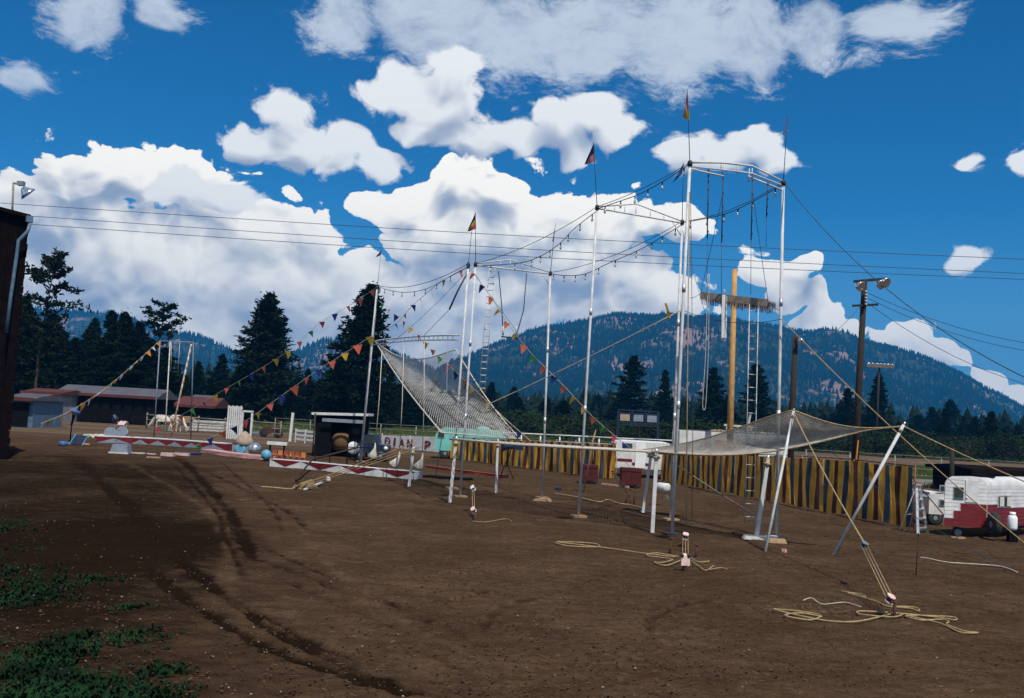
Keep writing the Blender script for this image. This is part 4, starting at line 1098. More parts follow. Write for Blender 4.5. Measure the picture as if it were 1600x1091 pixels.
# ropes lying on the ground
def ground_rope(label, pix, r=0.016, mat='rope', closed=False):
    pts = [G(a, b) + Vector((0, 0, .035 + .012 * math.sin(i * 2.1))) for i, (a, b) in enumerate(pix)]
    o = MB().tube(through(pts, 6), r, 6).build('ground_rope', M[mat], None, pts[0]); prop(o, label, 'rope', 'ropes lying on the dirt')
ground_rope('long straight tan rope on the dirt ending at the pink tackle', [(866, 850), (890, 856), (935, 856), (925, 851), (870, 849), (900, 852), (960, 860), (1010, 868), (1055, 872)], .016)
ground_rope('tangled tan rope beside the pink tackle', [(1060, 872), (1025, 867), (1012, 870), (1050, 876), (1035, 882), (1022, 880), (1040, 886), (1060, 880), (1075, 872), (1090, 880), (1108, 880)], .016)
ground_rope('curly tan rope end to the right of the pink tackle', [(1080, 878), (1092, 888), (1103, 893), (1115, 886), (1108, 893), (1125, 889), (1136, 892)], .014)
ground_rope('wide looped tan rope on the dirt around the slanted tackle', [(1393, 962), (1340, 975), (1290, 972), (1240, 963), (1212, 957), (1214, 954), (1262, 960), (1282, 966), (1265, 971), (1226, 965), (1250, 962), (1285, 966)], .016)
ground_rope('tan rope coils to the right of the slanted tackle', [(1412, 962), (1395, 968), (1345, 962), (1345, 958), (1400, 962), (1460, 966), (1492, 972), (1488, 968), (1440, 964), (1415, 966), (1440, 973), (1470, 970), (1482, 974), (1480, 980), (1505, 988), (1528, 992), (1500, 992), (1468, 976), (1420, 966)], .016)
ground_rope('tan rope end behind the slanted tackle', [(1314, 926), (1330, 930), (1352, 935), (1345, 931), (1325, 930), (1370, 942), (1385, 950), (1420, 954), (1436, 957), (1430, 952), (1400, 951)], .014)
ground_rope('thin pale rope on the dirt between two tackles', [(1255, 941), (1268, 938), (1285, 946), (1320, 944), (1345, 952)], .010, 'rope_pale')
ground_rope('pale rope on the dirt near the camper', [(1438, 873), (1450, 875), (1480, 880), (1530, 884), (1565, 888), (1590, 896)], .016, 'rope_pale')
ground_rope('frayed straw rope on the dirt before the red crates', [(865, 772), (900, 778), (935, 785), (950, 782), (965, 788), (985, 790), (1005, 796)], .022)
ground_rope('tan rope on the dirt by the stake left of the ring curb', [(408, 762), (430, 764), (455, 765), (462, 760), (470, 767), (475, 758)], .03)
ground_rope('thin tan rope on the dirt by the upright tackle', [(738, 816), (760, 818), (790, 812), (800, 817)], .012)
p0 = G(470, 766)
e = empty('rope_heap', p0, 'heap of tan rope and a bleached plank at the stake by the ring', 'rope heap')
mb = MB()
for i in range(9):
    a = i * .7; mb.tube([p0 + Vector((-.3 + .05 * i, .1 * math.sin(i), .02)), p0 + Vector((.05 * i, .05, .28 + .02 * i)), p0 + Vector((.35 + .04 * i, .1, .06))], .02, 5)
mb.build('coil', M['rope'], e)
MB().beam(G(476, 765, .06), G(503, 754, .1), .12, .05).build('plank', M['old_white'], e)
MB().lathe(G(513, 750, .12), [(.08, -.1), (.11, 0), (.06, .14)], 10).build('block', M['old_white'], e)

# ------------------------------------------------------------------ strings of bulbs
def festoon(label, pix, depths, bulbs, white=()):
    n = len(pix); pts = [P(a, b, depths[0] + (depths[1] - depths[0]) * i / (n - 1)) for i, (a, b) in enumerate(pix)]
    cur = through(pts, 8)
    e = empty('light_string', cur[0], label, 'light string', 'strings of bulbs between the frames')
    MB().tube(cur, .016, 4).build('wire', M['cable'], e)
    for i in range(bulbs):
        q = cur[int((i + .5) / bulbs * (len(cur) - 1))]
        s = MB().tube([q, q + Vector((0, 0, -.13))], .022, 6).build('socket', M['black'], e)
        MB().lathe(q + Vector((0, 0, -.27)), [(.008, 0), (.034, .03), (.042, .07), (.028, .12), (.02, .15)], 8).build('bulb', M['bulb'], s)
festoon('bulb string between the front frame and the middle frame, right side', [(1220, 290), (1176, 315), (1140, 332), (1105, 341), (1068, 348)], (A[3].y, B[3].y), 6)
festoon('bulb string between the front frame and the middle frame, left side', [(1077, 257), (1035, 284), (1000, 303), (970, 314), (935, 326)], (A[1].y, B[1].y), 6)
festoon('bulb string from the middle frame to the rear frame, left side', [(932, 330), (898, 357), (873, 382), (845, 400), (812, 411), (746, 416)], (B[1].y, C[1].y), 9)
festoon('bulb string drooping from the rear frame to the middle frame, right side', [(861, 428), (885, 431), (915, 428), (950, 412), (1000, 390), (1035, 370), (1064, 352)], (C[3].y, B[3].y), 10)
festoon('bulb string drooping from the lone far mast to the mast by the rear frame', [(592, 448), (606, 453), (632, 457), (665, 452), (700, 434), (731, 418)], (DL[1].y, DR[1].y), 9)

# ------------------------------------------------------------------ bunting
def penn_mesh(size):
    mb = MB(); rows = []
    for j in range(4):
        t = j / 3; w = size * .5 * (1 - t)
        rows.append([(x * w, 0.10 * size * math.sin(t * 2.2) * (1 - .3 * x), -t * size * 1.05) for x in (-1, -.33, .33, 1)])
    mb.grid(rows); return mb
PENN = {}
def bunting(label, pix, depths, cols, n, size, seed=1, wind=0.0):
    r = random.Random(seed); m_ = len(pix)
    pts = [P(a, b, depths[0] + (depths[1] - depths[0]) * i / (m_ - 1)) for i, (a, b) in enumerate(pix)]
    cur = through(pts, 10)
    e = empty('bunting', cur[-1], label, 'bunting', 'strings of pennants')
    MB().tube(cur, .012, 4).build('cord', M['rope_pale'], e)
    L = [0.0]
    for a, b in zip(cur[:-1], cur[1:]): L.append(L[-1] + (b - a).length)
    for i in range(n):
        s = (i + .5) / n * L[-1]; k = max(j for j in range(len(L)) if L[j] <= s + 1e-9); k = min(k, len(cur) - 2)
        t = (s - L[k]) / max(1e-6, L[k + 1] - L[k]); p = cur[k].lerp(cur[k + 1], t); tg = (cur[k + 1] - cur[k]).normalized()
        c = cols[i % len(cols)]
        key = (c, round(size, 2))
        if key not in PENN:
            me = penn_mesh(size).mesh('pennant'); me.materials.append(CLOTH[c]); PENN[key] = me
        o = mesh_obj('pennant', PENN[key], e)
        x = Vector(tg); 
        if x.x < 0: x = -x
        y = Vector((0, 1, 0)); z = x.cross(y).normalized()
        if z.z < 0: z = -z
        # the cloth hangs down from the cord, twisted a little by the wind
        zz = (Vector((0, 0, 1)) * .6 + z * .4).normalized(); yy = zz.cross(x).normalized(); xx = yy.cross(zz).normalized()
        mt = Matrix((xx, yy, zz)).transposed()
        mt = mt @ Matrix.Rotation(r.uniform(-.5, .5), 3, 'Z') @ Matrix.Rotation(r.uniform(-.35, .35) + wind, 3, 'X') @ Matrix.Rotation(r.uniform(-.22, .22), 3, 'Y')
        o.location = p - origin(e); o.rotation_euler = mt.to_euler()
        s_ = r.uniform(.85, 1.12); o.scale = (s_, s_, s_ * r.uniform(.9, 1.1))
MULTI = ['coral', 'yellow', 'pink', 'green', 'blue', 'coral', 'yellow']
bunting('multicoloured pennants sloping down from the rear mast to the striped wall', [(733, 418), (765, 461), (795, 508), (830, 552), (880, 602), (930, 655), (985, 700)], (36, 40), ['coral', 'blue', 'coral', 'yellow', 'coral', 'yellow', 'coral', 'green', 'coral', 'blue', 'coral', 'yellow', 'yellow', 'coral', 'green', 'pink', 'blue'], 17, .30, 2)
bunting('pennants following the upper edge of the net down to the striped wall', [(592, 470), (640, 510), (690, 560), (745, 612), (790, 655), (830, 690)], (48, 40), ['green', 'coral', 'blue', 'coral', 'yellow', 'pink', 'yellow', 'coral', 'green', 'pink', 'blue', 'coral', 'yellow', 'pink', 'yellow', 'coral', 'green', 'pink', 'blue', 'coral'], 20, .34, 3)
bunting('pennants climbing from the dark pine to the rear mast top', [(592, 520), (620, 505), (642, 480), (660, 464), (690, 440), (731, 416)], (48, 38), ['coral', 'blue', 'pink', 'blue', 'coral', 'yellow', 'coral'], 8, .34, 4)
bunting('long low pennant string from the lone far mast past the white gate', [(588, 520), (545, 548), (490, 583), (435, 622), (380, 660), (345, 676), (300, 700)], (52, 56), ['yellow', 'coral', 'yellow', 'coral', 'blue', 'pink', 'coral', 'blue', 'coral', 'yellow', 'pink', 'navy', 'coral', 'blue', 'green'], 15, .48, 5)
bunting('high pennant string from the lone far mast down over the dark pine to the left', [(590, 448), (550, 475), (500, 505), (455, 545), (400, 580), (345, 612), (290, 645), (237, 672)], (55, 68), ['coral', 'coral', 'pink', 'blue', 'pink', 'green', 'coral', 'yellow', 'yellow', 'coral', 'blue', 'green', 'coral', 'yellow', 'navy', 'green'], 19, .46, 6)
OW = ['orange', 'white']
bunting('orange and white pennants sloping down from the small far trapeze frame', [(250, 532), (205, 573), (160, 610), (110, 642), (64, 662)], (70, 50), OW, 22, .40, 7)

# ------------------------------------------------------------------ small far trapeze frame
b1, b2, b3, b4 = G(240, 690), G(257, 692), G(265, 692), G(298, 690)
dS = b1.y
e = empty('small_trapeze_gantry', b2, 'small thin trapeze frame in front of the horses', 'trapeze frame')
t1, t2 = P(250, 533, dS), P(302, 535, dS)
MB().tube([t1, t2], .04, 6).build('crossbar', M['grey_blue'], e)
for a, b, m_ in ((b1, t1, 'grey_blue'), (b2, P(266, 534, dS), 'old_white'), (b4, t2, 'grey_blue')): MB().tube([a, b], .045, 6).build('leg', M[m_], e)
sp = MB().tube([b3, P(299, 538, dS)], .06, 8).build('leg', M['old_white'], e)
for i in range(14):
    q = b3.lerp(P(299, 538, dS), (i + .5) / 14); d_ = (P(299, 538, dS) - b3).normalized()
    MB().tube([q - d_ * .14, q + d_ * .14 + Vector((.03, 0, 0))], [.055, .07], 7).build('streamer', CLOTH['orange'], sp)
e = empty('small_trapeze', P(272, 581, dS), 'little trapeze bar hanging in the small far frame', 'trapeze')
for a, b in (((268, 534), (267, 580)), ((281, 535), (278, 580))): MB().tube([P(*a, dS), P(*b, dS)], .02, 5).build('rope', M['rope_pale'], e)
MB().tube([P(265, 580, dS), P(279, 582, dS)], .035, 6).build('bar', M['dark_metal'], e)

# ------------------------------------------------------------------ striped canvas wall
def canvas_wall(label, base_px, top_px, stripe_w, seed, end_red=False):
    r = random.Random(seed)
    bp = [G(a, b) for a, b in base_px]
    tz = [P(t[0], t[1], b.y).z for t, b in zip(top_px, bp)]
    cum = [0.0]
    for a, b in zip(bp[:-1], bp[1:]): cum.append(cum[-1] + (b - a).length)
    n = int(round(cum[-1] / stripe_w))
    e = empty('canvas_wall', bp[0], label, 'canvas wall', 'striped canvas side walls')
    def at(s):
        s = min(max(s, 0), cum[-1]); k = 0
        while k < len(cum) - 2 and cum[k + 1] < s: k += 1
        t = (s - cum[k]) / (cum[k + 1] - cum[k]); p = bp[k].lerp(bp[k + 1], t); d = (bp[k + 1] - bp[k]).normalized()
        return p, d, tz[k] * (1 - t) + tz[k + 1] * t
    pat = ('st_yellow', 'st_maroon', 'st_yellow', 'st_blue'); names = 'canvas_stripe'
    ph = r.random() * 9
    seam = [r.uniform(-.16, .16) for _ in range(n + 1)]; lifts = [0.05 + 0.09 * (0.5 + 0.5 * math.sin(k * .9 + ph)) * r.uniform(.4, 1) for k in range(n + 1)]
    for i in range(n):
        rows = []; amp = r.uniform(.03, .07); fold = r.uniform(4, 9); slant = r.uniform(-3, 3)
        def edge(k, v):
            w_ = (.05 if k % 2 else -.05) if 0 < k < n else 0.0           # yellow bands are wider than the dark ones
            return cum[-1] * (k + w_ + seam[k] * (1 - v) * .8 + .05 * math.sin(v * 4 + k)) / n
        for j in range(11):
            v = j / 10; row = []; e0, e1 = edge(i, v), edge(i + 1, v)
            for q in range(7):
                t = q / 6; s_ = e0 + (e1 - e0) * t; p, d, top = at(s_); nrm = Vector((d.y, -d.x, 0))
                dip = 0.07 * abs(math.sin(s_ * 1.05 + ph)); lf = lifts[i] * (1 - t) + lifts[i + 1] * t
                z = lf + (top - dip - lf) * v
                env = math.sin(math.pi * t)
                bul = env * (amp * math.sin(v * 3 + i) + 0.03 * math.sin(t * 9 + v * fold + slant * t) * (1.1 - v * .6)) + 0.06 * math.sin(s_ * .8 + v * 2.2) * (1 - v) + 0.03 * math.sin(s_ * 5.2 + v * 4)
                row.append(p + nrm * bul + Vector((0, 0, z)))
            rows.append(row)
        MB().grid(rows).build(names, M[pat[i % 4]], e)
    nrm0 = None
    step = 1.75; m_ = int(cum[-1] / step)
    for i in range(m_ + 1):
        p, d, top = at(cum[-1] * i / m_); nrm = Vector((d.y, -d.x, 0))
        MB().tube([p - nrm * .10 + Vector((0, 0, -.1)), p - nrm * .10 + Vector((0, 0, top + r.uniform(.02, .12)))], .022, 6).build('post', M['brick_red' if (i == m_ and end_red) or i % 3 == 0 else 'old_white'], e)
    pts = []
    for i in range(40):
        p, d, top = at(cum[-1] * i / 39); pts.append(p - Vector((d.y, -d.x, 0)) * .06 + Vector((0, 0, top + .02)))
    MB().tube(pts, .02, 5).build('top_rail', M['dark_red'], e)
    # bright tie-off gaps between panels
    for i in range(1, m_, 2):
        p, d, top = at(cum[-1] * i / m_); nrm = Vector((d.y, -d.x, 0))
        MB().prism([p + nrm * .09 + Vector((0, 0, top - .05)), p + nrm * .09 + d * .035 + Vector((0, 0, top - .05)), p + nrm * .09 + d * .03 + Vector((0, 0, top * r.uniform(.2, .6))), p + nrm * .09 + Vector((0, 0, top * .5))], nrm * .01).build('lacing', M['old_white'], e)
canvas_wall('yellow, maroon and blue striped canvas wall behind the net, left of the parked white trailer', [(688, 716), (770, 726), (860, 738), (960, 751)], [(688, 683), (770, 686), (860, 689), (960, 694)], .335, 3)
canvas_wall('yellow, maroon and blue striped canvas wall reaching from the white trailer to the step ladder', [(1033, 752), (1110, 768), (1200, 785), (1310, 806), (1424, 828)], [(1033, 706), (1110, 710), (1200, 711), (1310, 717), (1424, 729)], .33, 8, True)

# ------------------------------------------------------------------ vehicles and trailers
def wheel(parent, c, r, w, ax, hubm='hub'):
    c = Vector(c); ax = Vector(ax).normalized()
    t = MB().lathe(c - ax * w / 2, [(r * .62, 0), (r * .9, 0), (r, w * .2), (r, w * .8), (r * .9, w), (r * .62, w)], 22, ax).build('wheel', M['rubber'], parent)
    MB().lathe(c - ax * w * .52, [(r * .12, -.01), (r * .5, .02), (r * .66, .0), (r * .66, w * 1.04), (r * .5, w * 1.02), (r * .12, w * 1.05)], 18, ax).build('rim', M[hubm], t)
    return t

def camper():
    corner = G(1541, 842); cz = corner
    ue = (G(1474, 838) - corner); ue.z = 0; le = ue.length; ue = ue.normalized()           # end wall direction
    us = Vector((0.80, 0.52, 0)); us.normalize()
    if abs(us.dot(ue)) > .5: pass
    us = Vector((ue.y, -ue.x, 0)); us = us if us.x > 0 else -us
    us = (us * .45 + Vector((1, .25, 0)).normalized() * .8).normalized()
    top = P(1541, 747, corner.y).z; ls = 5.2; z0 = .38; rr = .34
    e = empty('camper_trailer', (corner.x, corner.y, 0), 'white camper trailer with a jagged red lower band, beyond the canvas wall', 'trailer')
    # shell: rounded outline of the end wall pushed along the side
    out = []
    def pt(s, z): return Vector((corner.x, corner.y, z)) + ue * s
    out.append(pt(0, z0)); 
    for k in range(7):
        a = k / 6 * math.pi / 2; out.append(pt(rr * (1 - math.cos(a)), top - rr + rr * math.sin(a)))
    for k in range(7):
        a = math.pi / 2 - k / 6 * math.pi / 2; out.append(pt(le - rr * (1 - math.cos(a)), top - rr + rr * math.sin(a)))
    out.append(pt(le, z0))
    body = MB().prism(out, us * ls).build('body', M['white'], e)
    en = Vector((-ue.y, ue.x, 0)); en = en if en.dot(us) < 0 else -en; sn = -ue
    # lapped metal siding on the end wall and the side
    red_top = lambda s: z0 + .30 + (.55 if s < le * .62 else (.22 if s < le * .78 else .02))
    h = .135; z = z0
    while z < top - .06:
        zt = min(z + h - .012, top - .03)
        m = 0 if zt < top - rr else rr - math.sqrt(max(0, rr * rr - (zt - (top - rr)) ** 2))
        edges = [0.01 + m, le - .01 - m]
        # end wall row, split where the red flash steps
        cuts = [0, le * .62, le * .78, le]
        prev = None
        for a_, b_ in zip(cuts[:-1], cuts[1:]):
            s0 = max(a_, edges[0]); s1 = min(b_, edges[1])
            if s1 - s0 < .02: continue
            col = 'red' if z + h * .5 < red_top((a_ + b_) / 2) else 'white'
            lean = .10 if col == 'red' else 0
            MB().prism([pt(s0, z) + en * .012, pt(s1 + (lean if b_ < le else 0), z) + en * .012, pt(s1, zt) + en * .004, pt(s0, zt) + en * .004], en * .008).build('siding_panel', M[col], e)
        m2 = m
        if zt < top - rr * .4:
            cols = (('red' if z < z0 + .78 else 'white'), ls * .30, ('red' if z < z0 + .62 else 'white'), ls * .9)
            for col, s0, s1 in ((cols[0], 0.02, cols[1]), (cols[2], cols[1] + .005, ls)):
                o = Vector((corner.x, corner.y, 0)) + sn * .004
                q0 = o + us * s0; q1 = o + us * s1; sh = m2
                MB().prism([q0 + Vector((0, 0, z)) + ue * sh + sn * .01, q1 + Vector((0, 0, z)) + ue * sh + sn * .01, q1 + Vector((0, 0, zt)) + ue * sh, q0 + Vector((0, 0, zt)) + ue * sh], sn * .008).build('siding_panel', M[col], e)
        z += h
    def end_rect(name, s0, s1, za, zb, mat, d0, parent):
        return MB().prism([pt(s0, za) + en * d0, pt(s1, za) + en * d0, pt(s1, zb) + en * d0, pt(s0, zb) + en * d0], en * .02).build(name, M[mat], parent)
    dr = end_rect('door', le * .22, le * .52, z0 + .86, top - .12, 'white', .026, e)
    MB().sphere(pt(le * .49, z0 + 1.0) + en * .06, .03, 8, 5).build('handle', M['alu'], dr)
    w1 = end_rect('window', le * .56, le * .80, top - .78, top - .36, 'alu', .03, e)
    end_rect('pane', le * .575, le * .785, top - .75, top - .39, 'glass', .052, w1)
    def side_rect(name, s0, s1, za, zb, mat, d0, parent):
        o = Vector((corner.x, corner.y, 0)) + sn * d0
        return MB().prism([o + us * s0 + Vector((0, 0, za)), o + us * s1 + Vector((0, 0, za)), o + us * s1 + Vector((0, 0, zb)), o + us * s0 + Vector((0, 0, zb))], sn * .02).build(name, M[mat], parent)
    w2 = side_rect('window', .75, 1.75, top - 1.05, top - .62, 'alu', .03, e)
    side_rect('pane', .80, 1.70, top - 1.01, top - .66, 'glass', .052, w2); side_rect('curtain', .84, 1.12, top - 1.0, top - .67, 'curtain_cloth', .074, w2); side_rect('curtain', 1.40, 1.66, top - 1.0, top - .67, 'curtain_cloth', .074, w2)
    wheel(e, P(1553, 820, corner.y - .45), .42, .22, sn); wheel(e, P(1496, 832, corner.y + .3), .2, .12, en)
    MB().beam(corner + us * .3 + Vector((0, 0, .34)), corner + us * 4 + Vector((0, 0, .34)), .1).build('chassis', M['black'], e)
    MB().box(Vector((corner.x, corner.y, top)) + us * 1.1 + ue * .7 + Vector((0, 0, .04)), (.6, .6, .09), .3).build('roof_vent', M['black'], e)
    c = P(1582, 815, corner.y - .7)
    g = empty('propane_tank', (c.x, c.y, c.z - .3), 'white propane bottle standing before the camper trailer', 'gas bottle')
    MB().lathe(c, [(.10, -.3), (.15, -.26), (.16, -.2), (.16, .12), (.12, .2), (.05, .24)], 16).build('bottle', M['white_gloss'], g)
    MB().lathe(c, [(.10, .2), (.10, .32), (.085, .32), (.085, .21)], 12).build('collar', M['white_gloss'], g)
    MB().tube([c + Vector((0, 0, .2)), c + Vector((0, 0, .29))], .03, 8).build('valve', M['alu'], g)
    MB().box((c.x, c.y, (c.z - .3) / 2 + .0), (.3, .22, max(.05, c.z - .3))).build('stand', M['black'], g)
camper()

def box_vehicle(name, label, cat, px0, px1, top, depth, length_y, mat, z0=.5, wheels=(), windows=(), roof='white', bands=(), group=None, round_top=.18):
    a = P(px0, top, depth); b = P(px1, top, depth); zt = (a.z + b.z) / 2; x0, x1 = a.x, b.x
    e = empty(name, ((x0 + x1) / 2, depth, 0), label, cat, group)
    pr = [(x0, z0), (x1, z0), (x1, zt - round_top), (x1 - round_top * .5, zt - round_top * .25), (x1 - round_top, zt), (x0 + round_top, zt), (x0 + round_top * .5, zt - round_top * .25), (x0, zt - round_top)]
    MB().prism([Vector((x, depth, z)) for x, z in pr], (0, length_y, 0)).build('body', M[mat], e)
    W = x1 - x0
    for s0, s1, za, zb, m_ in bands:
        MB().box((x0 + W * (s0 + s1) / 2, depth - .012, (za + zb) / 2), (W * (s1 - s0), .012, zb - za)).build('band', M[m_], e)
    for s0, s1, za, zb in windows:
        w = MB().box((x0 + W * (s0 + s1) / 2, depth - .02, (za + zb) / 2), (W * (s1 - s0), .05, zb - za)).build('window', M['alu'], e)
        MB().box((x0 + W * (s0 + s1) / 2, depth - .05, (za + zb) / 2), (W * (s1 - s0) - .08, .02, zb - za - .08)).build('pane', M['glass'], w)
    for s, r in wheels:
        wheel(e, (x0 + W * s, depth + .12, r), r, .22, (0, 1, 0))
    MB().box(((x0 + x1) / 2, depth + length_y / 2, zt + .02), (W * .8, length_y * .8, .05)).build('roof', M[roof], e)
    return e, x0, x1, zt
e, x0, x1, zt = box_vehicle('house_trailer', 'small white trailer with a red flash in the gap of the striped wall', 'trailer', 962, 1052, 691, 60, 2.6, 'white', .55, [(.25, .38), (.78, .38)], [(.16, .30, 1.75, 2.1), (.56, .76, 1.35, 1.85)], 'white_gloss',
            [(.0, .30, .95, 1.12, 'red'), (.30, .62, .75, .92, 'red')])
MB().box((x0 + (x1 - x0) * .44, 60 - .02, 1.35), (.62, .04, 1.5)).build('door', M['white_gloss'], e)
e, x0, x1, zt = box_vehicle('cargo_trailer', 'long white cargo trailer parked behind the striped wall and net', 'trailer', 1062, 1240, 677, 58, 2.6, 'white', .7, [(.2, .45), (.32, .45), (.85, .45)], [], 'roof_metal', [(.02, .13, 1.9, 2.02, 'red'), (.16, .24, 1.86, 1.98, 'red')], None, .05)
MB().box((x0 + (x1 - x0) * .54, 57.95, 1.95), (2.1, .06, 1.1)).build('opening', M['black'], e)
MB().box((x0 + (x1 - x0) * .38, 57.93, 2.45), (.8, .05, .28)).build('sign_panel', M['orange_paint'], e)
for i in range(26):
    MB().box((x0 + (x1 - x0) * (.70 + .3 * i / 26), 57.95, 1.8), (.06, .05, 1.5)).build('slat', M['white'], e)
for i in range(16): MB().box((x0 + (x1 - x0) * (.25 + .6 * rng.random()), 58.5, zt + .06 + .04 * rng.random()), (.4, .3, .12), rng.random()).build('roof_cargo', M['old_white' if i % 2 else 'tan_tarp'], e)
a = P(1131, 664, 57); b = P(1178, 668, 57)
e = empty('roof_rack', (a.x, 57, zt), 'pale rack of stacked boards above the long white trailer', 'rack')
MB().beam(a, b, .12, .12).build('board', M['old_white'], e); MB().beam(a + Vector((.3, 0, -.22)), b + Vector((-.2, 0, -.22)), .1, .12).build('board', M['wood_grey'], e)
MB().beam(P(1172, 648, 56.8), P(1166, 678, 56.8), .22, .1).build('panel', M['old_white'], e)
for s in (.1, .9): q = a.lerp(b, s); MB().tube([q, Vector((q.x, q.y, zt))], .05, 6).build('post', M['old_white'], e)
# aqua vehicle behind the net
e, x0, x1, zt = box_vehicle('panel_van', 'aqua panel van half hidden by the net and striped wall', 'van', 681, 792, 672, 70, 2.0, 'aqua', .6, [(.15, .4), (.8, .4)], [(.03, .13, 1.5, 1.95)], 'aqua', [], None, .45)
MB().sphere((x0 + (x1 - x0) * .66, 71, zt + .1), .5, 12, 6, .4).build('roof_dome', M['aqua'], e)
# dark pickup by the stall
def pickup():
    D = 62; x0 = P(552, 700, D).x; x1 = P(606, 700, D).x; W = x1 - x0
    e = empty('pickup_truck', ((x0 + x1) / 2, D, 0), 'dark blue pickup truck beside the dark canopy stall', 'truck')
    prof = [(0, .5), (0, 1.0), (.22, 1.08), (.30, 1.62), (.62, 1.64), (.70, 1.1), (1, 1.02), (1, .5)]
    MB().prism([Vector((x0 + W * s, D, z)) for s, z in prof], (0, 1.7, 0)).build('body', M['navy'], e)
    w = MB().prism([Vector((x0 + W * s, D - .02, z)) for s, z in ((.31, 1.12), (.34, 1.54), (.60, 1.55), (.65, 1.12))], (0, .02, 0)).build('window', M['glass'], e)
    for s in (.2, .8): wheel(e, (x0 + W * s, D + .1, .36), .36, .22, (0, 1, 0))
    for s in (.06, .94): MB().lathe((x0 + W * s, D - .03, .85), [(.02, -.02), (.13, 0), (.13, .05)], 12, (0, 1, 0)).build('headlight', M['white_gloss'], e)
    MB().lathe((x0 + W * .02, D - .3, .78), [(.05, -.1), (.36, -.04), (.4, 0), (.36, .04), (.05, .1)], 16, (.3, -1, 0)).build('spare_drum', M['white'], e)
    MB().box((x0 + W * .02, D + .85, .6), (.12, 1.8, .16)).build('bumper', M['alu'], e)
pickup()
# dark canopy stall
def stall():
    D = 64; xa = P(490, 700, D).x; xb = P(566, 700, D).x; zt = P(525, 647, D).z
    e = empty('canopy_stall', ((xa + xb) / 2, D, 0), 'dark open stall with a white flat canopy roof', 'stall')
    rf = MB().box(((xa + xb) / 2, D + 1.2, zt), (xb - xa + .5, 2.8, .16), 0, Matrix.Rotation(-.03, 3, 'Y')).build('roof', M['white'], e)
    MB().box(((xa + xb) / 2 + .3, D - .3, zt - .42), (xb - xa - .4, .06, .22)).build('valance', M['grey_blue'], e)
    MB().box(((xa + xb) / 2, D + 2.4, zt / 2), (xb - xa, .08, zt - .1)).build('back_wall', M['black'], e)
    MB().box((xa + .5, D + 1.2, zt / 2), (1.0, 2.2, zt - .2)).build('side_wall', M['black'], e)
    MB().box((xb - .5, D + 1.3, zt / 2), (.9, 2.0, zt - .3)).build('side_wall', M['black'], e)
    for x in (xa, xb): 
        for y in (D - .2, D + 2.3): MB().tube([(x, y, 0), (x, y, zt)], .05, 6).build('post', M['dark_metal'], e)
    c = Vector(((xa + xb) / 2 + .1, D + 1.0, 1.0))
    mb = MB(); mb.lathe(c + Vector((0, 0, -.6)), [(.4, 0), (.7, .15), (.72, .9), (.6, 1.15), (.2, 1.25)], 14)
    o = mb.build('hay_bale', M['hay'], None, c); prop(o, 'round brown bale inside the dark canopy stall', 'bale')
stall()
# small white vehicle behind the step ladder
box_vehicle('utility_trailer', 'white utility trailer standing between step ladder and camper', 'trailer', 1452, 1480, 772, 38.5, 1.6, 'white', .45, [(.4, .3)], [(.55, .95, 1.35, 1.6), (.55, .95, .8, 1.05)], 'white', [], None, .15)
# dark red crates
CRG = 'dark red wooden crates'
def crate(label, px0, px1, top, base, dy=.9):
    g0 = G((px0 + px1) / 2, base); D = g0.y; a = P(px0, top, D); b = P(px1, top, D); W = b.x - a.x; zt = a.z
    e = empty('red_crate', (g0.x, D, 0), label, 'crate', CRG)
    MB().box(((a.x + b.x) / 2, D + dy / 2, .1 + (zt - .1) / 2), (W, dy, zt - .1)).build('body', M['dark_red'], e)
    for i in range(4):
        MB().box((a.x + W * (i + .5) / 4, D - .012, .1 + (zt - .1) / 2), (W / 4 - .03, .02, zt - .2)).build('board', M['dark_red'], e)
    for z in (.2, zt - .12): MB().box(((a.x + b.x) / 2, D - .035, z), (W, .025, .09)).build('batten', M['dark_red'], e)
    for s in (.15, .85): MB().lathe((a.x + W * s, D - .06, .09), [(.04, 0), (.1, .01), (.1, .06), (.04, .07)], 10, (0, 1, 0)).build('caster', M['rubber'], e)
crate('dark red crate on casters before the left end of the white trailer gap', 911, 935, 726, 756)
crate('wide dark red crate below the small white trailer', 972, 1003, 731, 762)
p = G(940, 757); o = MB().beam(p, G(982, 762), .1, .16).build('painted_plank', M['pink_paint'], None, p); prop(o, 'pale pink plank lying between the two red crates', 'plank')
# round white drum with stand
c = P(1043, 763, 40.5); e = empty('drum', (c.x, c.y, 0), 'white drum lying on its side on a thin stand', 'drum')
MB().lathe(c, [(.12, -.03), (.19, -.02), (.2, 0), (.2, .5), (.19, .52), (.1, .52)], 20, (-.55, .8, 0)).build('shell', M['white'], e)
MB().lathe(c, [(.02, -.05), (.17, -.045), (.17, -.03)], 20, (-.55, .8, 0)).build('drumhead', M['canvas'], e)
for dx in (-.12, .12): MB().tube([c + Vector((0, .1, -.18)), Vector((c.x + dx, c.y + .2, 0))], .018, 6).build('stand_leg', M['alu'], e)
# horn loudspeaker on tripod
c = P(800, 698, 52); e = empty('loudspeaker', (c.x, c.y, 0), 'dark horn loudspeaker on a black tripod before the striped wall', 'loudspeaker')
MB().tube([c, Vector((c.x - .3, c.y, 0.6))], .03, 6).build('pole', M['black'], e)
MB().lathe(c + Vector((-.5, -.1, 0)), [(.22, -.02), (.30, 0), (.12, .3), (.1, .7)], 14, (1, .3, -.05)).build('horn', M['navy'], e)
MB().box(c + Vector((.35, .1, -.05)), (.5, .3, .24)).build('driver', M['navy'], e)
for a in (0, 2.1, 4.2): MB().tube([Vector((c.x - .3, c.y, .9)), Vector((c.x - .3 + .5 * math.cos(a), c.y + .5 * math.sin(a), 0))], .022, 6).build('stand_leg', M['black'], e)

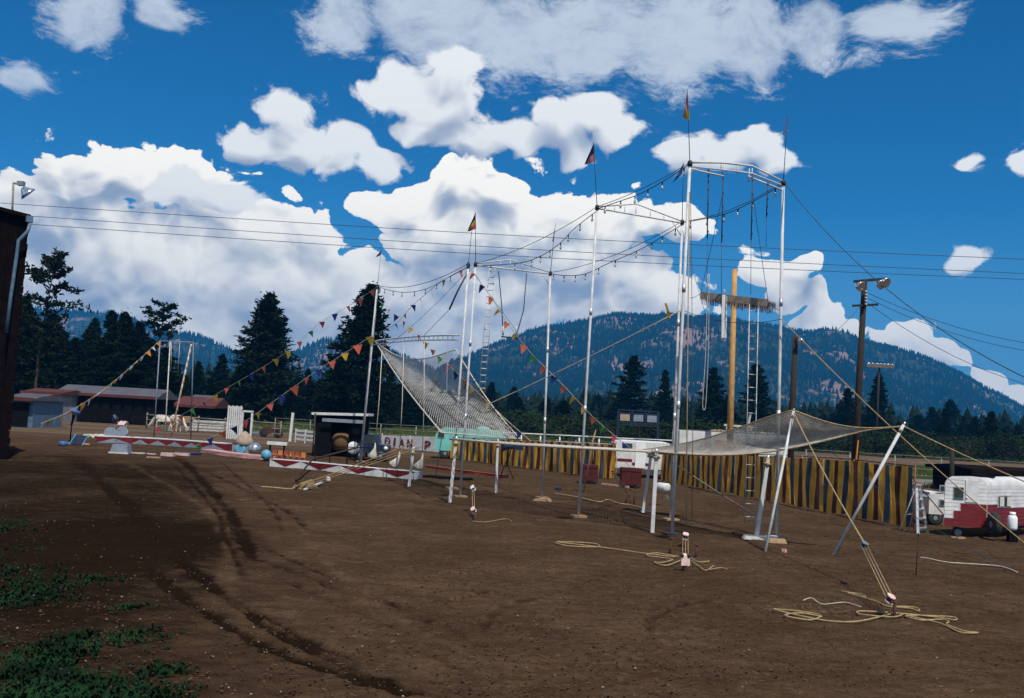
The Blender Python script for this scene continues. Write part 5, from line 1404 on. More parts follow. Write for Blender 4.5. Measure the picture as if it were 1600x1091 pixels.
# ------------------------------------------------------------------ step ladder
def step_ladder():
    a0, a1 = G(1434, 835), G(1449, 833); t0, t1 = P(1432, 758, a0.y + .35), P(1436, 757, a0.y + .35)
    e = empty('step_ladder', a0, 'aluminium step ladder standing at the end of the striped wall', 'ladder')
    MB().beam(a0, t0, .05, .09).build('side_rail', M['alu'], e); MB().beam(a1, t1, .05, .09).build('side_rail', M['alu'], e)
    for i in range(5):
        t = (i + .6) / 5.2; MB().beam(a0.lerp(t0, t), a1.lerp(t1, t), .10, .04).build('step', M['alu'], e)
    b0 = a0 + Vector((-.2, 1.1, 0)); b1 = a1 + Vector((-.2, 1.1, 0))
    MB().beam(b0, t0, .03).build('rear_leg', M['alu'], e); MB().beam(b1, t1, .03).build('rear_leg', M['alu'], e)
    MB().beam(b0.lerp(t0, .35), b1.lerp(t1, .35), .03).build('spreader', M['alu'], e)
    MB().box(t0.lerp(t1, .5), (.2, .22, .05)).build('top_cap', M['pink_paint'], e)
    for p in (a0, a1): MB().box(p + Vector((0, 0, .03)), (.1, .08, .06)).build('foot', M['alu'], e)
step_ladder()

# ------------------------------------------------------------------ banner with red letters
def banner():
    a, b = G(596, 700), G(686, 709); D = a.y; za = P(596, 680, a.y).z; zb = P(686, 683, b.y).z
    z0 = .12
    e = empty('banner', a, 'long white banner with big red capital letters behind the net leg', 'banner')
    rows = []
    for j in range(5):
        rows.append([a.lerp(b, i / 12) + Vector((0, .03 * math.sin(i * 1.3), z0 + ((za * (1 - i / 12) + zb * i / 12) - z0) * j / 4)) for i in range(13)])
    MB().grid(rows).build('cloth', M['white'], e)
    for t in (-.005, .5, 1.005): q = a.lerp(b, t); MB().tube([q + Vector((0, .06, 0)), q + Vector((0, .06, za + .15))], .035, 6).build('post', M['old_white'], e)
    d = (b - a).normalized(); L = (b - a).length
    h = (za - z0)
    def text(s, px, wpx):
        cu = bpy.data.curves.new('txt', 'FONT'); cu.body = s; cu.size = h * .98; cu.extrude = .006; cu.offset = .028
        ob = bpy.data.objects.new('txt', cu); COL.objects.link(ob)
        dg = bpy.context.evaluated_depsgraph_get(); me = bpy.data.meshes.new_from_object(ob.evaluated_get(dg))
        bpy.data.objects.remove(ob)
        co = np.array([v.co for v in me.vertices]); lo = co.min(0); hi = co.max(0)
        t0 = (px - 596) / 90.0; t1 = (px + wpx - 596) / 90.0
        A_ = a.lerp(b, t0); B_ = a.lerp(b, t1); width = (B_ - A_).length
        sx = width / (hi[0] - lo[0]); sz = h * .70 / (hi[1] - lo[1])
        for v in me.vertices:
            x = (v.co.x - lo[0]) * sx; z = (v.co.y - lo[1]) * sz; dd = v.co.z
            p = A_ + d * x + Vector((0, -.06 + dd * -1.0, z0 + h * .15 + z)) - origin(e); v.co = p
        me.materials.clear(); me.materials.append(M['red'])
        mesh_obj('lettering', me, e)
    for ch, px, w in (('D', 601, 9), ('I', 615.5, 3), ('A', 624, 9), ('N', 637, 8), ('P', 664, 9)): text(ch, px, w)
banner()

# ------------------------------------------------------------------ ring curbs
def ring_section(parent, a, b, h, w, tri, n=(0, 0, 1), tops='white'):
    """one straight curb box from a to b with painted triangles on its front"""
    a = Vector(a); b = Vector(b); d = (b - a).normalized(); nr = Vector((d.y, -d.x, 0)); nr = nr if nr.y < 0 else -nr
    o = MB().prism([a, b, b + Vector((0, 0, h)), a + Vector((0, 0, h))], -nr * w).build('curb_section', M['red' if len(tri) > 1 else tops], parent)
    L = (b - a).length; k = max(1, int(round(L / (1.5 if len(tri) > 1 else 2.6))))
    if len(tri) > 1:
        MB().prism([a + nr * .02 + Vector((0, 0, h + .003)), b + nr * .02 + Vector((0, 0, h + .003)), b + nr * .02 + Vector((0, 0, h + .06)), a + nr * .02 + Vector((0, 0, h + .06))], -nr * (w + .05)).build('top_board', M['white'], o)
        for i in range(k):
            s0 = L * i / k; s1 = L * (i + 1) / k; q = nr * .004
            MB().prism([a + d * s0 + Vector((0, 0, h * .04)) + q, a + d * s1 + Vector((0, 0, h * .04)) + q, a + d * (s0 + s1) / 2 + Vector((0, 0, h * .8)) + q], nr * .006).build('painted_triangle', M[tri[1]], o)
        return o
    for i in range(k):
        s0 = L * i / k; s1 = L * (i + 1) / k; q = nr * .004
        MB().prism([a + d * s0 + Vector((0, 0, h * .96)) + q, a + d * s1 + Vector((0, 0, h * .96)) + q, a + d * (s0 + s1) / 2 + Vector((0, 0, h * .12)) + q], nr * .006).build('painted_triangle', M[tri[0]], o)
        if len(tri) > 1 and i < k:
            MB().prism([a + d * (s0 + (s1 - s0) * .15) + Vector((0, 0, h * .04)) + q * 2.6, a + d * (s1 - (s1 - s0) * .75) + Vector((0, 0, h * .04)) + q * 2.6, a + d * (s0) + Vector((0, 0, h * .5)) + q * 2.6], nr * .006).build('painted_triangle', M[tri[1]], o)
    return o
RGG = 'circus ring curbs'
e = empty('ring_curb', G(280, 698), 'white topped curb with red and blue triangles, beyond the pink ring board', 'ring curb', RGG)
pts = [(150, 692), (205, 694), (260, 697), (312, 701), (352, 704)]
for p, q in zip(pts[:-1], pts[1:]): ring_section(e, G(*p), G(*q) + (G(*p) - G(*q)) * .01, .42, .75, ('dark_red', 'grey_blue'))
e = empty('ring_curb', G(540, 745), 'white curb with long red triangles behind the short net leg', 'ring curb', RGG)
pts = [(421, 729), (470, 733), (530, 739), (590, 745), (651, 750)]
for p, q in zip(pts[:-1], pts[1:]): ring_section(e, G(*p), G(*q) + (G(*p) - G(*q)) * .01, .40, .6, ('red',))
e = empty('ring_curb', G(370, 715), 'pale pink low ring board in front of the shiny ball', 'ring curb', RGG)
pts = [(312, 707), (345, 712), (380, 716), (415, 719)]
for p, q in zip(pts[:-1], pts[1:]): ring_section(e, G(*p), G(*q) + (G(*p) - G(*q)) * .01, .22, .9, ('pink_paint',), tops='pink_paint')
e = empty('ring_curb', G(740, 745), 'dark sunken ring with a thin red rim seen under the net', 'ring curb', RGG)
pts = [(664, 731), (705, 737), (745, 742), (790, 747)]
for p, q in zip(pts[:-1], pts[1:]): ring_section(e, G(*p), G(*q) + (G(*p) - G(*q)) * .01, .16, .25, ('red',), tops='brick_red')
o = MB().box(G(700, 748) + Vector((0, 0, .05)), (2.4, .9, .1), -.3).build('ring_mat', M['black'], None, G(700, 748)); prop(o, 'flat black mat on the dirt inside the red-rimmed ring', 'mat')

# ------------------------------------------------------------------ circus props on the left
def tub(label, px, py, r, mat, tilt=None, base=None):
    c = P(px, py, G(base[0], base[1]).y)
    e = empty('animal_tub', c, label, 'tub', 'round tubs lying by the curb')
    ax = Vector(tilt)
    MB().lathe(c, [(r * .82, 0), (r, .04), (r * .86, .30), (r * .80, .32), (r * .1, .32)], 20, ax).build('shell', M[mat], e)
    MB().lathe(c, [(r * 1.02, -.02), (r * 1.05, .01), (r * 1.02, .05)], 20, ax).build('rim', M['grey_blue'], e)
    MB().lathe(c, [(r * .1, -.012), (r * .66, -.012), (r * .66, -.004)], 20, ax).build('inner_disc', M['tan_tarp'], e)
tub('white round tub propped on edge, left of the pair', 172, 677, .44, 'white', (-.15, 1, -.15), (172, 685))
tub('white round tub propped on edge beside the curb end', 190, 675.5, .44, 'white', (.15, 1, -.2), (190, 685))
p = G(185, 709); zt = P(185, 695, p.y).z
e = empty('metal_box', p, 'grey-blue sheet metal box on the dirt before the tubs', 'box')
MB().prism([p + Vector((-.5, 0, .02)), p + Vector((.5, 0, .02)), p + Vector((.42, .1, zt)), p + Vector((-.42, .1, zt))], (0, .6, 0)).build('body', M['grey_blue'], e)
MB().beam(p + Vector((-.55, -.04, .04)), p + Vector((.55, -.04, .04)), .07).build('base_rail', M['white'], e)
p = G(121, 696)
e = empty('deck_chair', p, 'folded blue deck chair with pale frame lying on the dirt', 'chair')
MB().prism([p + Vector((-.5, 0, .05)), p + Vector((.3, 0, .05)), p + Vector((.5, .3, .62)), p + Vector((-.25, .3, .62))], (0, .06, 0)).build('back_cloth', M['navy'], e)
for s in (-.5, .3): MB().beam(p + Vector((s, -.03, .03)), p + Vector((s + .22, .28, .7)), .05).build('side_rail', M['light_blue'], e)
MB().beam(p + Vector((-1.1, -.1, .12)), p + Vector((-.5, 0, .12)), .07).build('leg', M['light_blue'], e); MB().beam(p + Vector((.35, 0, .12)), p + Vector((.75, 0, .10)), .07).build('leg', M['pink_paint'], e)
p = G(98, 697); o = MB().lathe(p, [(.2, 0), (.26, .06), (.24, .28), (.1, .30)], 12).build('blue_bucket', M['blue_paint'], None, p); prop(o, 'blue bucket on the dirt beside the deck chair', 'bucket')
p = G(109, 692); zt = P(112, 643, p.y).z
e = empty('drum_stand', p, 'blue drum on a thin dark post at the end of the orange and white pennants', 'drum')
MB().tube([p, Vector((p.x + .05, p.y, zt))], .04, 6).build('post', M['black'], e)
MB().lathe(Vector((p.x + .15, p.y, zt)), [(.1, -.15), (.33, -.12), (.36, 0), (.33, .12), (.1, .15)], 14, (.3, .2, 1)).build('drum', M['blue_paint'], e)
MB().beam(Vector((p.x, p.y, zt - .9)), Vector((p.x + .15, p.y, zt - .2)), .14, .1).build('bracket', M['black'], e)
p = G(187, 682); e = empty('saddle_rack', p, 'wooden rack with a dark saddle and a pinkish cloth draped over it', 'rack')
zt = P(187, 660, p.y).z
for dx in (-.45, .45): MB().tube([p + Vector((dx, 0, 0)), p + Vector((dx, 0, zt))], .04, 6).build('post', M['wood_grey'], e)
MB().beam(p + Vector((-.6, 0, zt)), p + Vector((.6, 0, zt)), .08).build('rail', M['wood_grey'], e)
rows = [[p + Vector((-.05 + .55 * i / 6, -.28 * math.cos(j * .55) , zt + .12 - .5 * abs(j - 3) / 3 * .6 + .02 * math.sin(i * 2))) + Vector((0, .1 * (j - 3), 0)) for i in range(7)] for j in range(7)]
MB().grid(rows).build('cloth', M['skin_pad'], e)
MB().lathe(p + Vector((-.42, 0, zt + .18)), [(.05, -.2), (.2, -.1), (.26, .1), (.14, .3), (.16, .42)], 10, (-.5, 0, 1)).build('saddle', M['navy'], e)
p = G(147, 684); mb = MB()
for i in range(6): mb.box(p + Vector((.25 * i - .6, .1 * math.sin(i * 2), .1)), (.34, .3, .2), i * .9, Euler((.3 * i, .2, i)).to_matrix())
o = mb.build('rag_pile', M['canvas'], None, p); prop(o, 'pile of pale and dark rags on the dirt left of the tubs', 'rags')
def ball(label, px, py, base, r, mat):
    g = G(*base); c = Vector((P(px, py, g.y).x, g.y, r + .03))
    e = empty('circus_ball', (c.x, c.y, 0), label, 'ball', 'circus balls')
    MB().sphere(c, r, 22, 14).build('ball', M[mat], e)
    MB().lathe(c + Vector((0, 0, -r)), [(r * .4, 0), (r * .45, .03), (r * .3, .05)], 14).build('base_ring', M['dark_metal'], e)
ball('large silver ball on the ring board', 398, 704, (398, 713), .40, 'silver')
ball('sky-blue ball beside the silver one', 416, 711, (416, 720), .30, 'light_blue')
p = G(375, 709); e = empty('prop_box', p, 'blue prop box with a round hoop on its front', 'box')
zt = P(375, 696, p.y).z
MB().box((p.x, p.y + .35, zt / 2), (1.05, .7, zt)).build('body', M['grey_blue'], e)
MB().lathe((p.x, p.y - .06, zt * .5), [(.22, 0), (.34, 0), (.34, .05), (.22, .05)], 20, (0, 1, 0)).build('hoop', M['light_blue'], e)
MB().lathe((p.x + .1, p.y + .5, zt), [(.62, 0), (.55, .3), (.42, .55), (.12, .85), (.03, .9)], 12).build('tarp_cover', M['tan_tarp'], e)
# small orange chairs
for i, (px, py) in enumerate(((428, 719), (437, 720), (446, 721), (455, 722), (464, 723), (473, 724))):
    p = G(px, py + 1); e = empty('prop_stool', p, 'little orange-brown prop stool in the row beside the blue ball', 'stool', 'row of little prop stools')
    s = .13; h = .38
    MB().box(p + Vector((0, 0, h)), (s * 2, s * 2, .06)).build('seat', M['orange_paint'], e)
    MB().box(p + Vector((-.02, s, h + .14)), (s * 1.9, .04, .22)).build('backrest', M['orange_paint' if i % 2 else 'brick_red'], e)
    for dx in (-s, s):
        for dy in (-s, s): MB().tube([p + Vector((dx, dy, 0)), p + Vector((dx * .8, dy * .8, h))], .025, 5).build('leg', M['brick_red'], e)
p = G(432, 712); zt = P(440, 692, p.y).z; e = empty('prop_bench', G(440, 712), 'white plank bench on a dark stand behind the stools', 'bench')
a_, b_ = P(418, 692, p.y), P(449, 694, p.y)
MB().beam(a_, b_, .32, .2).build('seat', M['white'], e)
for t in (.15, .85): q = a_.lerp(b_, t); MB().beam(Vector((q.x, q.y, 0)), q, .1).build('leg', M['black'], e)
# black folding frame stand over the ring curb
e = empty('pipe_stand', G(515, 733), 'thin black pipe stand over the white and red curb', 'pipe stand')
zA = 2.4
for (bx, by), (tx, ty) in (((491, 732), (494, 697)), ((514, 736), (517, 692)), ((541, 738), (544, 690)), ((577, 741), (578, 700))):
    b_ = G(bx, by); MB().tube([b_, P(tx, ty, b_.y)], .03, 6).build('post', M['black'], e)
    MB().box(b_ + Vector((0, 0, .02)), (.25, .25, .05)).build('foot', M['black'], e)
MB().tube([P(494, 697, G(491, 732).y), P(578, 700, G(577, 741).y)], .025, 6).build('crossbar', M['black'], e)
MB().tube([G(462, 750, .1), P(488, 718, 50), P(556, 700, 50), P(566, 690, 51)], .05, 6).build('boom', M['pole_dark'], e)
# scattered stuff on the dirt
for lab, px, py, sz, m_ in (('pale board lying beside the dark stakes', 240, 716, (.7, .2, .08), 'wood'), ('long thin white pole lying before the metal box', 213, 709, (2.2, .08, .08), 'old_white'), ('pinkish cloth bundle near the dark stakes', 262, 713, (.7, .4, .2), 'skin_pad'), ('second pinkish cloth bundle beside the curb', 283, 712, (.9, .35, .16), 'skin_pad'), ('folded dark tarp on the dirt by the curb', 300, 711, (.9, .5, .15), 'navy'),
                            ('white plank on the dirt right of the wood block', 1010, 800, (.5, .12, .05), 'old_white'), ('orange-red can on the dirt right of the wood block', 1225, 864, (.14, .14, .1), 'pink_paint'), ('short pale stick on the dirt before the camper', 1497, 842, (.5, .07, .07), 'wood'), ('dark clod-like bundle on the dirt before the striped wall', 872, 766, (.3, .25, .15), 'navy')):
    p = G(px, py); mb = MB(); n = 5
    for i in range(n):
        t = (i + .5) / n - .5; mb.box(p + Vector((t * sz[0], .03 * math.sin(i * 2), sz[2] * .5 + .01 * math.sin(i * 3))), (sz[0] / n * 1.02, sz[1] * rng.uniform(.8, 1.0), sz[2] * rng.uniform(.85, 1.05)), .05 * math.sin(i))
    nm = 'cloth_bundle' if 'bundle' in lab or 'tarp' in lab else ('plank' if 'can' not in lab else 'tin_can')
    o = mb.build(nm, M[m_], None, p); prop(o, lab, nm.split('_')[-1])

# ------------------------------------------------------------------ horses
def horse(label, x, y, heading, s, coat, graze=True):
    e = empty('horse', (x, y, 0), label, 'horse', 'horses standing beyond the ring')
    V = [(-.75, 0, 1.22), (-.35, 0, 1.24), (.1, 0, 1.20), (.5, 0, 1.26), (.75, 0, 1.32), (1.0, 0, 1.45 if not graze else 1.12), (1.22, 0, 1.62 if not graze else .82), (1.40, 0, 1.62 if not graze else .58), (1.62, 0, 1.5 if not graze else .36)]
    Ed = [(i, i + 1) for i in range(8)]; Rr = [(.30, .27), (.31, .32), (.32, .34), (.27, .33), (.2, .27), (.13, .2), (.1, .14), (.11, .12), (.06, .07)]
    def legv(px, at_, ys, pts):
        prev = at_
        for (dx, z, r) in pts:
            V.append((px + dx, ys, z)); Rr.append((r, r)); Ed.append((prev, len(V) - 1)); prev = len(V) - 1
    for ys in (-.17, .17):
        legv(.5, 3, ys, [(0.02, .95, .13), (.03 + ys * .3, .52, .065), (.0 + ys * .5, .2, .045), (.03 + ys * .5, .03, .06)])
        legv(-.7, 0, ys, [(.05, .95, .17), (.02 - ys * .3, .70, .10), (-.14, .48, .065), (-.08, .2, .045), (-.05, .03, .06)])
    me = bpy.data.meshes.new('body'); me.from_pydata(V, Ed, [])
    o = mesh_obj('body', me, e, M[coat]); m = o.modifiers.new('skin', 'SKIN')
    sk = me.skin_vertices[0].data
    for i, r in enumerate(Rr): sk[i].radius = r
    sk[2].use_root = True
    o.modifiers.new('sub', 'SUBSURF').levels = 1
    o.modifiers['sub'].render_levels = 1
    hp = Vector(V[7]); 
    for d in (-.06, .06): 
        ear = MB().tube([hp + Vector((-.06, d, .06)), hp + Vector((-.04, d * 1.3, .24))], [.04, .008], 5).build('ear', M[coat], None)
        ear.parent = e
    rows = [[Vector(V[4]).lerp(Vector(V[7]), i / 6) + Vector((-.02 - .12 * j, .03, .22 - .12 * j + .04 * math.sin(i * 3))) for i in range(7)] for j in range(3)]
    mn = MB().grid(rows).build('mane', M['mane'], None); mn.parent = e
    tl = MB().tube([(-.95, 0, 1.3), (-1.1, 0, 1.1), (-1.14, .02, .75), (-1.1, 0, .45)], [.04, .08, .09, .03], 7).build('tail', M['mane'], None); tl.parent = e
    e.rotation_euler = (0, 0, heading); e.scale = (s, s, s)
for lab, px, py, hd, s, c in (('pale horse with a tan tail grazing at the left of the group', 254, 674, 2.9, 1.0, 'horse_white'), ('white horse standing close behind the pole with orange streamers', 272, 675, -.5, 1.05, 'horse_white'), ('tan striped-looking horse next to the white rail fence', 288, 674, .6, .95, 'horse_tan')):
    p = G(px, py); horse(lab, p.x, p.y, hd, s, c)

# ------------------------------------------------------------------ fences and gates
def rail_fence(name, label, cat, pts, h, rails, mat, post_step, r=.05, square=True, extra=None, rail_r=None):
    e = empty(name, pts[0], label, cat)
    for a, b in zip(pts[:-1], pts[1:]):
        a = Vector(a); b = Vector(b); n = max(1, int(round((b - a).length / post_step)))
        for i in range(n + (1 if b is pts[-1] else 1)):
            q = a.lerp(b, i / n)
            if square: MB().beam(q + Vector((0, 0, -.1)), q + Vector((0, 0, h + .05)), r * 2).build('post', M[mat], e)
            else: MB().tube([q + Vector((0, 0, -.1)), q + Vector((0, 0, h))], r, 6).build('post', M[mat], e)
        for z in rails:
            for i in range(n):
                q0 = a.lerp(b, i / n) + Vector((0, -r, z)); q1 = a.lerp(b, (i + 1) / n) + Vector((0, -r, z + rng.uniform(-.02, .02)))
                if square: MB().beam(q0, q1, (rail_r or r) * .8, (rail_r or r) * 2.4).build('rail', M[mat], e)
                else: MB().tube([q0, q1], rail_r or r * .7, 5).build('rail', M[mat], e)
    return e
rail_fence('rail_fence', 'weathered white board fence between horses and tall white gate', 'fence', [G(291, 674), G(352, 677)], 1.1, (.22, .5, .78, 1.05), 'old_white', 3.0, .09)
rail_fence('rail_fence', 'short white board fence left of the dark canopy stall', 'fence', [G(462, 691), G(492, 694)], 1.1, (.3, .65, 1.0), 'white', 1.6, .08)
e = rail_fence('track_rail', 'white pipe railing behind the striped wall, ending at the cargo trailer', 'railing', [P(784, 676, 78) * 1, P(1062, 689, 74) * 1], 0, (0,), 'white', 4.0, .07, False)
for i, ch in enumerate(list(e.children)): pass
a_, b_ = P(784, 676, 78), P(1062, 689, 74)
for i in range(9):
    q = a_.lerp(b_, (i + .05) / 9); MB().tube([Vector((q.x, q.y, -.1)), q], .06, 6).build('post', M['white'], e)
MB().tube([a_ + Vector((0, 0, -.5)), b_ + Vector((0, 0, -.5))], .04, 6).build('rail', M['white'], e)
# chain fence behind
def wire_fence(label, pts, h, step, mat='wood_grey'):
    rail_fence('wire_fence', label, 'fence', pts, h, tuple(h * k / 4 for k in (1, 2, 3, 3.95)), mat, step, .05, False, None, .018)
wire_fence('grey post and wire fence behind the banner and stall', [P(430, 660, 92) * 1 - Vector((0, 0, P(430, 660, 92).z)), P(760, 680, 92) - Vector((0, 0, P(760, 680, 92).z))], 1.9, 3.2)
wire_fence('post and wire fence behind the gravel road', [Vector((P(1260, 700, 78).x, 78, 0)), Vector((P(1700, 700, 72).x, 72, 0))], 2.0, 3.2)
# tall white gate
p = G(345, 692); D = p.y; e = empty('chute_gate', p, 'tall white board chute gate standing beyond the blue prop box', 'gate')
x0 = P(352, 690, D).x; x1 = P(391, 690, D).x; zt = P(360, 633, D).z
for i in range(7):
    x = x0 + (x1 - x0) * .58 * (i + .5) / 7; MB().box((x, D, zt * .5 + .15), ((x1 - x0) * .58 / 7 - .04, .06, zt - .35 - .1 * (i % 2))).build('board', M['white'], e)
for z in (.35, zt * .5, zt - .2): MB().box((x0 + (x1 - x0) * .29, D + .08, z), ((x1 - x0) * .6, .08, .14)).build('batten', M['old_white'], e)
for x in (x0 + (x1 - x0) * .62, x1): MB().beam((x, D, -.1), (x, D, zt * .86), .14).build('post', M['white'], e)
MB().beam((x0 + (x1 - x0) * .6, D, zt * .86), (x1 + .1, D, zt * .86), .14).build('lintel', M['white'], e)
MB().box((x0 + (x1 - x0) * .81, D + .3, zt * .36), ((x1 - x0) * .3, .06, zt * .7)).build('dark_panel', M['black'], e)
p = G(453, 690); o = MB().beam(p + Vector((0, 0, -.1)), P(458, 645, p.y), .3, .2).build('white_post', M['white'], None, p); prop(o, 'broad white leaning board post beside the short white fence', 'post')
# dark machinery between gate and post
p = G(425, 684); e = empty('farm_machine', p, 'dark rusty farm implement behind the stools', 'machine')
mb = MB()
MB().box(p + Vector((0, 0, .7)), (1.6, .9, .6)).build('body', M['rust'], e)
for dx in (-.7, .7): wheel(e, p + Vector((dx, -.4, .42)), .42, .12, (0, 1, 0), 'rust')
MB().tube([p + Vector((.2, 0, .9)), p + Vector((.2, 0, 1.6)), p + Vector((.6, 0, 1.6))], .05, 6).build('lever', M['rust'], e)
MB().beam(p + Vector((-1.9, -.3, .35)), p + Vector((-.7, -.2, .5)), .1).build('drawbar', M['light_blue'], e)
# corral rails behind the horses
rail_fence('corral_fence', 'grey pole corral behind horses and white fence', 'fence', [Vector((P(230, 650, 98).x, 98, 0)), Vector((P(440, 650, 92).x, 92, 0))], 1.6, (.4, .9, 1.4), 'wood_grey', 3.0, .07, False)

# ------------------------------------------------------------------ signboard frame
D = 120; xa, xb = P(966, 650, D).x, P(1029, 650, D).x; zt = P(997, 642, D).z; zb = P(997, 665, D).z
e = empty('signboard', ((xa + xb) / 2, D, 0), 'dark blue steel signboard frame with three pale panels above the trailers', 'signboard')
for x in (xa, xb): MB().beam((x, D, 0), (x, D, zt), .22).build('post', M['navy'], e)
for z in (zt, zb, (zt + zb) / 2 + .55, zb + .25): MB().beam((xa, D, z), (xb, D, z), .14).build('crossbar', M['navy'], e)
for i in range(3):
    w = (xb - xa) / 3; x = xa + w * (i + .5)
    MB().box((x, D - .14, (zt + zb) / 2), (w * .72, .06, (zt - zb) * .45)).build('sign_panel', M['grey_blue' if i else 'tan_tarp'], e)
    MB().beam((xa + w * i + .05, D, zb), (xa + w * i + .05, D, zt), .12).build('post', M['navy'], e)

# ------------------------------------------------------------------ barns
def barn(label, px0, px1, eave, ridge, base, depth, wall, roof, open_bays=0, group='barns behind the arena'):
    a = P(px0, eave, depth); b = P(px1, eave, depth); ze = (a.z + b.z) / 2; zr = P((px0 + px1) / 2, ridge, depth + 3).z
    e = empty('barn', ((a.x + b.x) / 2, depth, 0), label, 'barn', group); W = b.x - a.x
    MB().box(((a.x + b.x) / 2, depth + 3, ze / 2 - .1), (W, 5.6, ze + .1)).build('wall', M[wall], e)
    r = MB().prism([Vector((a.x - .3, depth - .5, ze)), Vector((a.x - .3, depth + 3, zr)), Vector((a.x - .3, depth + 6.5, ze)), Vector((a.x - .3, depth + 6.3, ze - .18)), Vector((a.x - .3, depth - .3, ze - .18))], (W + .6, 0, 0)).build('roof', M[roof], e)
    MB().box(((a.x + b.x) / 2, depth - .55, ze - .08), (W + .6, .08, .3)).build('fascia', M['barn_red' if roof != 'barn_dark' else 'barn_dark'], r)
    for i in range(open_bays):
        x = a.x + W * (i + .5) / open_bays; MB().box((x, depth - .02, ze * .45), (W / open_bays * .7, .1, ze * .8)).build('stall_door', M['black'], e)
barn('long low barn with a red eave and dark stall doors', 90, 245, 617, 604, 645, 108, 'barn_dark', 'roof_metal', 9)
barn('small white-walled barn at the edge of the dark building', 40, 96, 613, 607, 640, 104, 'barn_white', 'barn_red', 2)
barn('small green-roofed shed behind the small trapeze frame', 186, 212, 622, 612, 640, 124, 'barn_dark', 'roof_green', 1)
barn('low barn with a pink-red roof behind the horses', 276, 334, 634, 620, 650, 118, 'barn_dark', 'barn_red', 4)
barn('pale tin-roofed shed behind the pink-roofed barn', 296, 322, 626, 617, 645, 132, 'barn_white', 'roof_metal', 1)
barn('blue-grey plank shed beside the dark grandstand', 12, 52, 622, 614, 650, 84, 'gutter', 'roof_metal', 1)
barn('dark long shed behind the camper', 1520, 1680, 738, 731, 745, 62, 'barn_dark', 'barn_dark', 0)

# ------------------------------------------------------------------ dark grandstand wall at the left edge
def grandstand():
    D = 46; top = P(43, 336, D); x1 = P(43, 336, D).x; zt = top.z; ang = R(33)
    rot = Matrix.Rotation(ang, 3, 'Z'); c0 = Vector((x1, D, 0))
    def T(x, y, z): return c0 + rot @ Vector((x, y, 0)) + Vector((0, 0, z))
    e = empty('grandstand', c0, 'tall dark wooden grandstand wall with a gutter and downpipe', 'building')
    n = 9; w = .36
    for i in range(n):
        h = zt - .05 - (.03 * (i % 3)); MB().box(T(-w * (i + .5), .015 * (i % 2), h / 2), (w - .02, .08, h), ang).build('plank', M['old_board'], e)
    MB().box(T(-3.3, 4.1, zt / 2 - .05), (6.5, 8, zt - .1), ang).build('core', M['old_board'], e)
    for j in range(34):                                    # ragged shingle ends down the corner
        MB().box(T(.02 + .02 * (j % 3), .12, zt * (j + .5) / 34), (.10 + .05 * rng.random(), .3, zt / 34 - .03), ang).build('corner_shingle', M['old_board'], e)
    MB().prism([T(.12, -.35, zt - .02), T(.12, 4, zt + .5), T(.12, 4, zt + .3), T(.12, -.35, zt - .2)], rot @ Vector((-7, 0, 0)) + Vector((0, 0, .9))).build('roof', M['old_board'], e)
    MB().box(P(46, 343, D - .35), (.30, .3, .3), ang).build('gutter_box', M['gutter'], e)
    MB().tube([P(47, 350, D - .4), P(43, 362, D - .5), P(29, 376, D - .6), P(26, 400, D - .6), P(17, 462, D - .7), P(10, 520, D - .8)], .085, 8).build('downpipe', M['gutter'], e)
    b = P(20, 332, D - .2); t = P(21, 286, D - .2)
    f = empty('floodlight', b, 'floodlight with a bright metal hood on a short mast above the dark wall', 'floodlight')
    MB().tube([b + Vector((0, 0, -.5)), t], .05, 8).build('mast', M['wood_grey'], f); MB().tube([t, P(37, 290, D - .2)], .05, 6).build('arm', M['wood_grey'], f)
    h = P(33, 287, D - .3); MB().box(h, (.3, .25, .2)).build('ballast_box', M['grey_blue'], f)
    c = P(35, 293, D - .4); ax = (P(45, 304, D - .25) - c)
    MB().lathe(c, [(.08, 0), (.14, .06), (.32, .30), (.40, .40), (.36, .40)], 18, ax).build('hood', M['silver'], f)
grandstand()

# ------------------------------------------------------------------ lamp and utility poles
def pole_thing(name, label, base_px, top_px, depth, r, mat, cat='pole'):
    T = P(top_px[0], top_px[1], depth); Bx = P(base_px[0], base_px[1], depth)
    dirn = (T - Bx); k = (T.z) / dirn.z if dirn.z else 1; Bp = T - dirn * k
    e = empty(name, (Bp.x, Bp.y, 0), label, cat)
    Bp.z = -.3
    MB().tube([Bp, Bp.lerp(T, .5), T], [r, r * .86, r * .72], 10).build('shaft', M[mat], e)
    return e, Bp, T
e, Bp, T = pole_thing('lamp_pole', 'tall dark wooden pole with two floodlights on a top crossarm', (1336, 715), (1351, 437), 62, .24, 'pole_dark')
MB().beam(P(1334, 440, 62), P(1381, 436, 62), .14, .16).build('crossarm', M['pole_dark'], e)
MB().beam(P(1332, 478, 61.8), P(1372, 476, 61.8), .12, .14).build('crossarm', M['pole_dark'], e)
for px, py in ((1341, 446), (1373, 443), (1381, 440)):
    f = MB().lathe(P(px, py, 61.6), [(.12, -.16), (.2, -.05), (.32, .2), (.34, .26), (.28, .25)], 14, (.5, -.8, -.4)).build('floodlight', M['silver'], e)
    MB().tube([P(px, py - 6, 61.9), P(px, py, 61.7)], .04, 6).build('bracket', M['dark_metal'], f)
for i in range(5): MB().tube([P(1352, 455 + i * 5, 61.7), P(1354, 456 + i * 5, 61.5)], .06, 6).build('insulator', M['old_white'], e)
e, Bp, T = pole_thing('lamp_mast', 'distant mast with a row of stadium lamps above the layered spruce', (1371, 640), (1374, 570), 170, .22, 'pole_dark')
MB().beam(P(1356, 570, 170), P(1393, 572, 170), .25).build('crossarm', M['pole_dark'], e)
for i in range(7): MB().lathe(P(1357 + 6 * i, 570 + .3 * i, 169.6), [(.2, -.2), (.45, .3), (.4, .4)], 10, (0, -1, -.3)).build('floodlight', M['silver'], e)
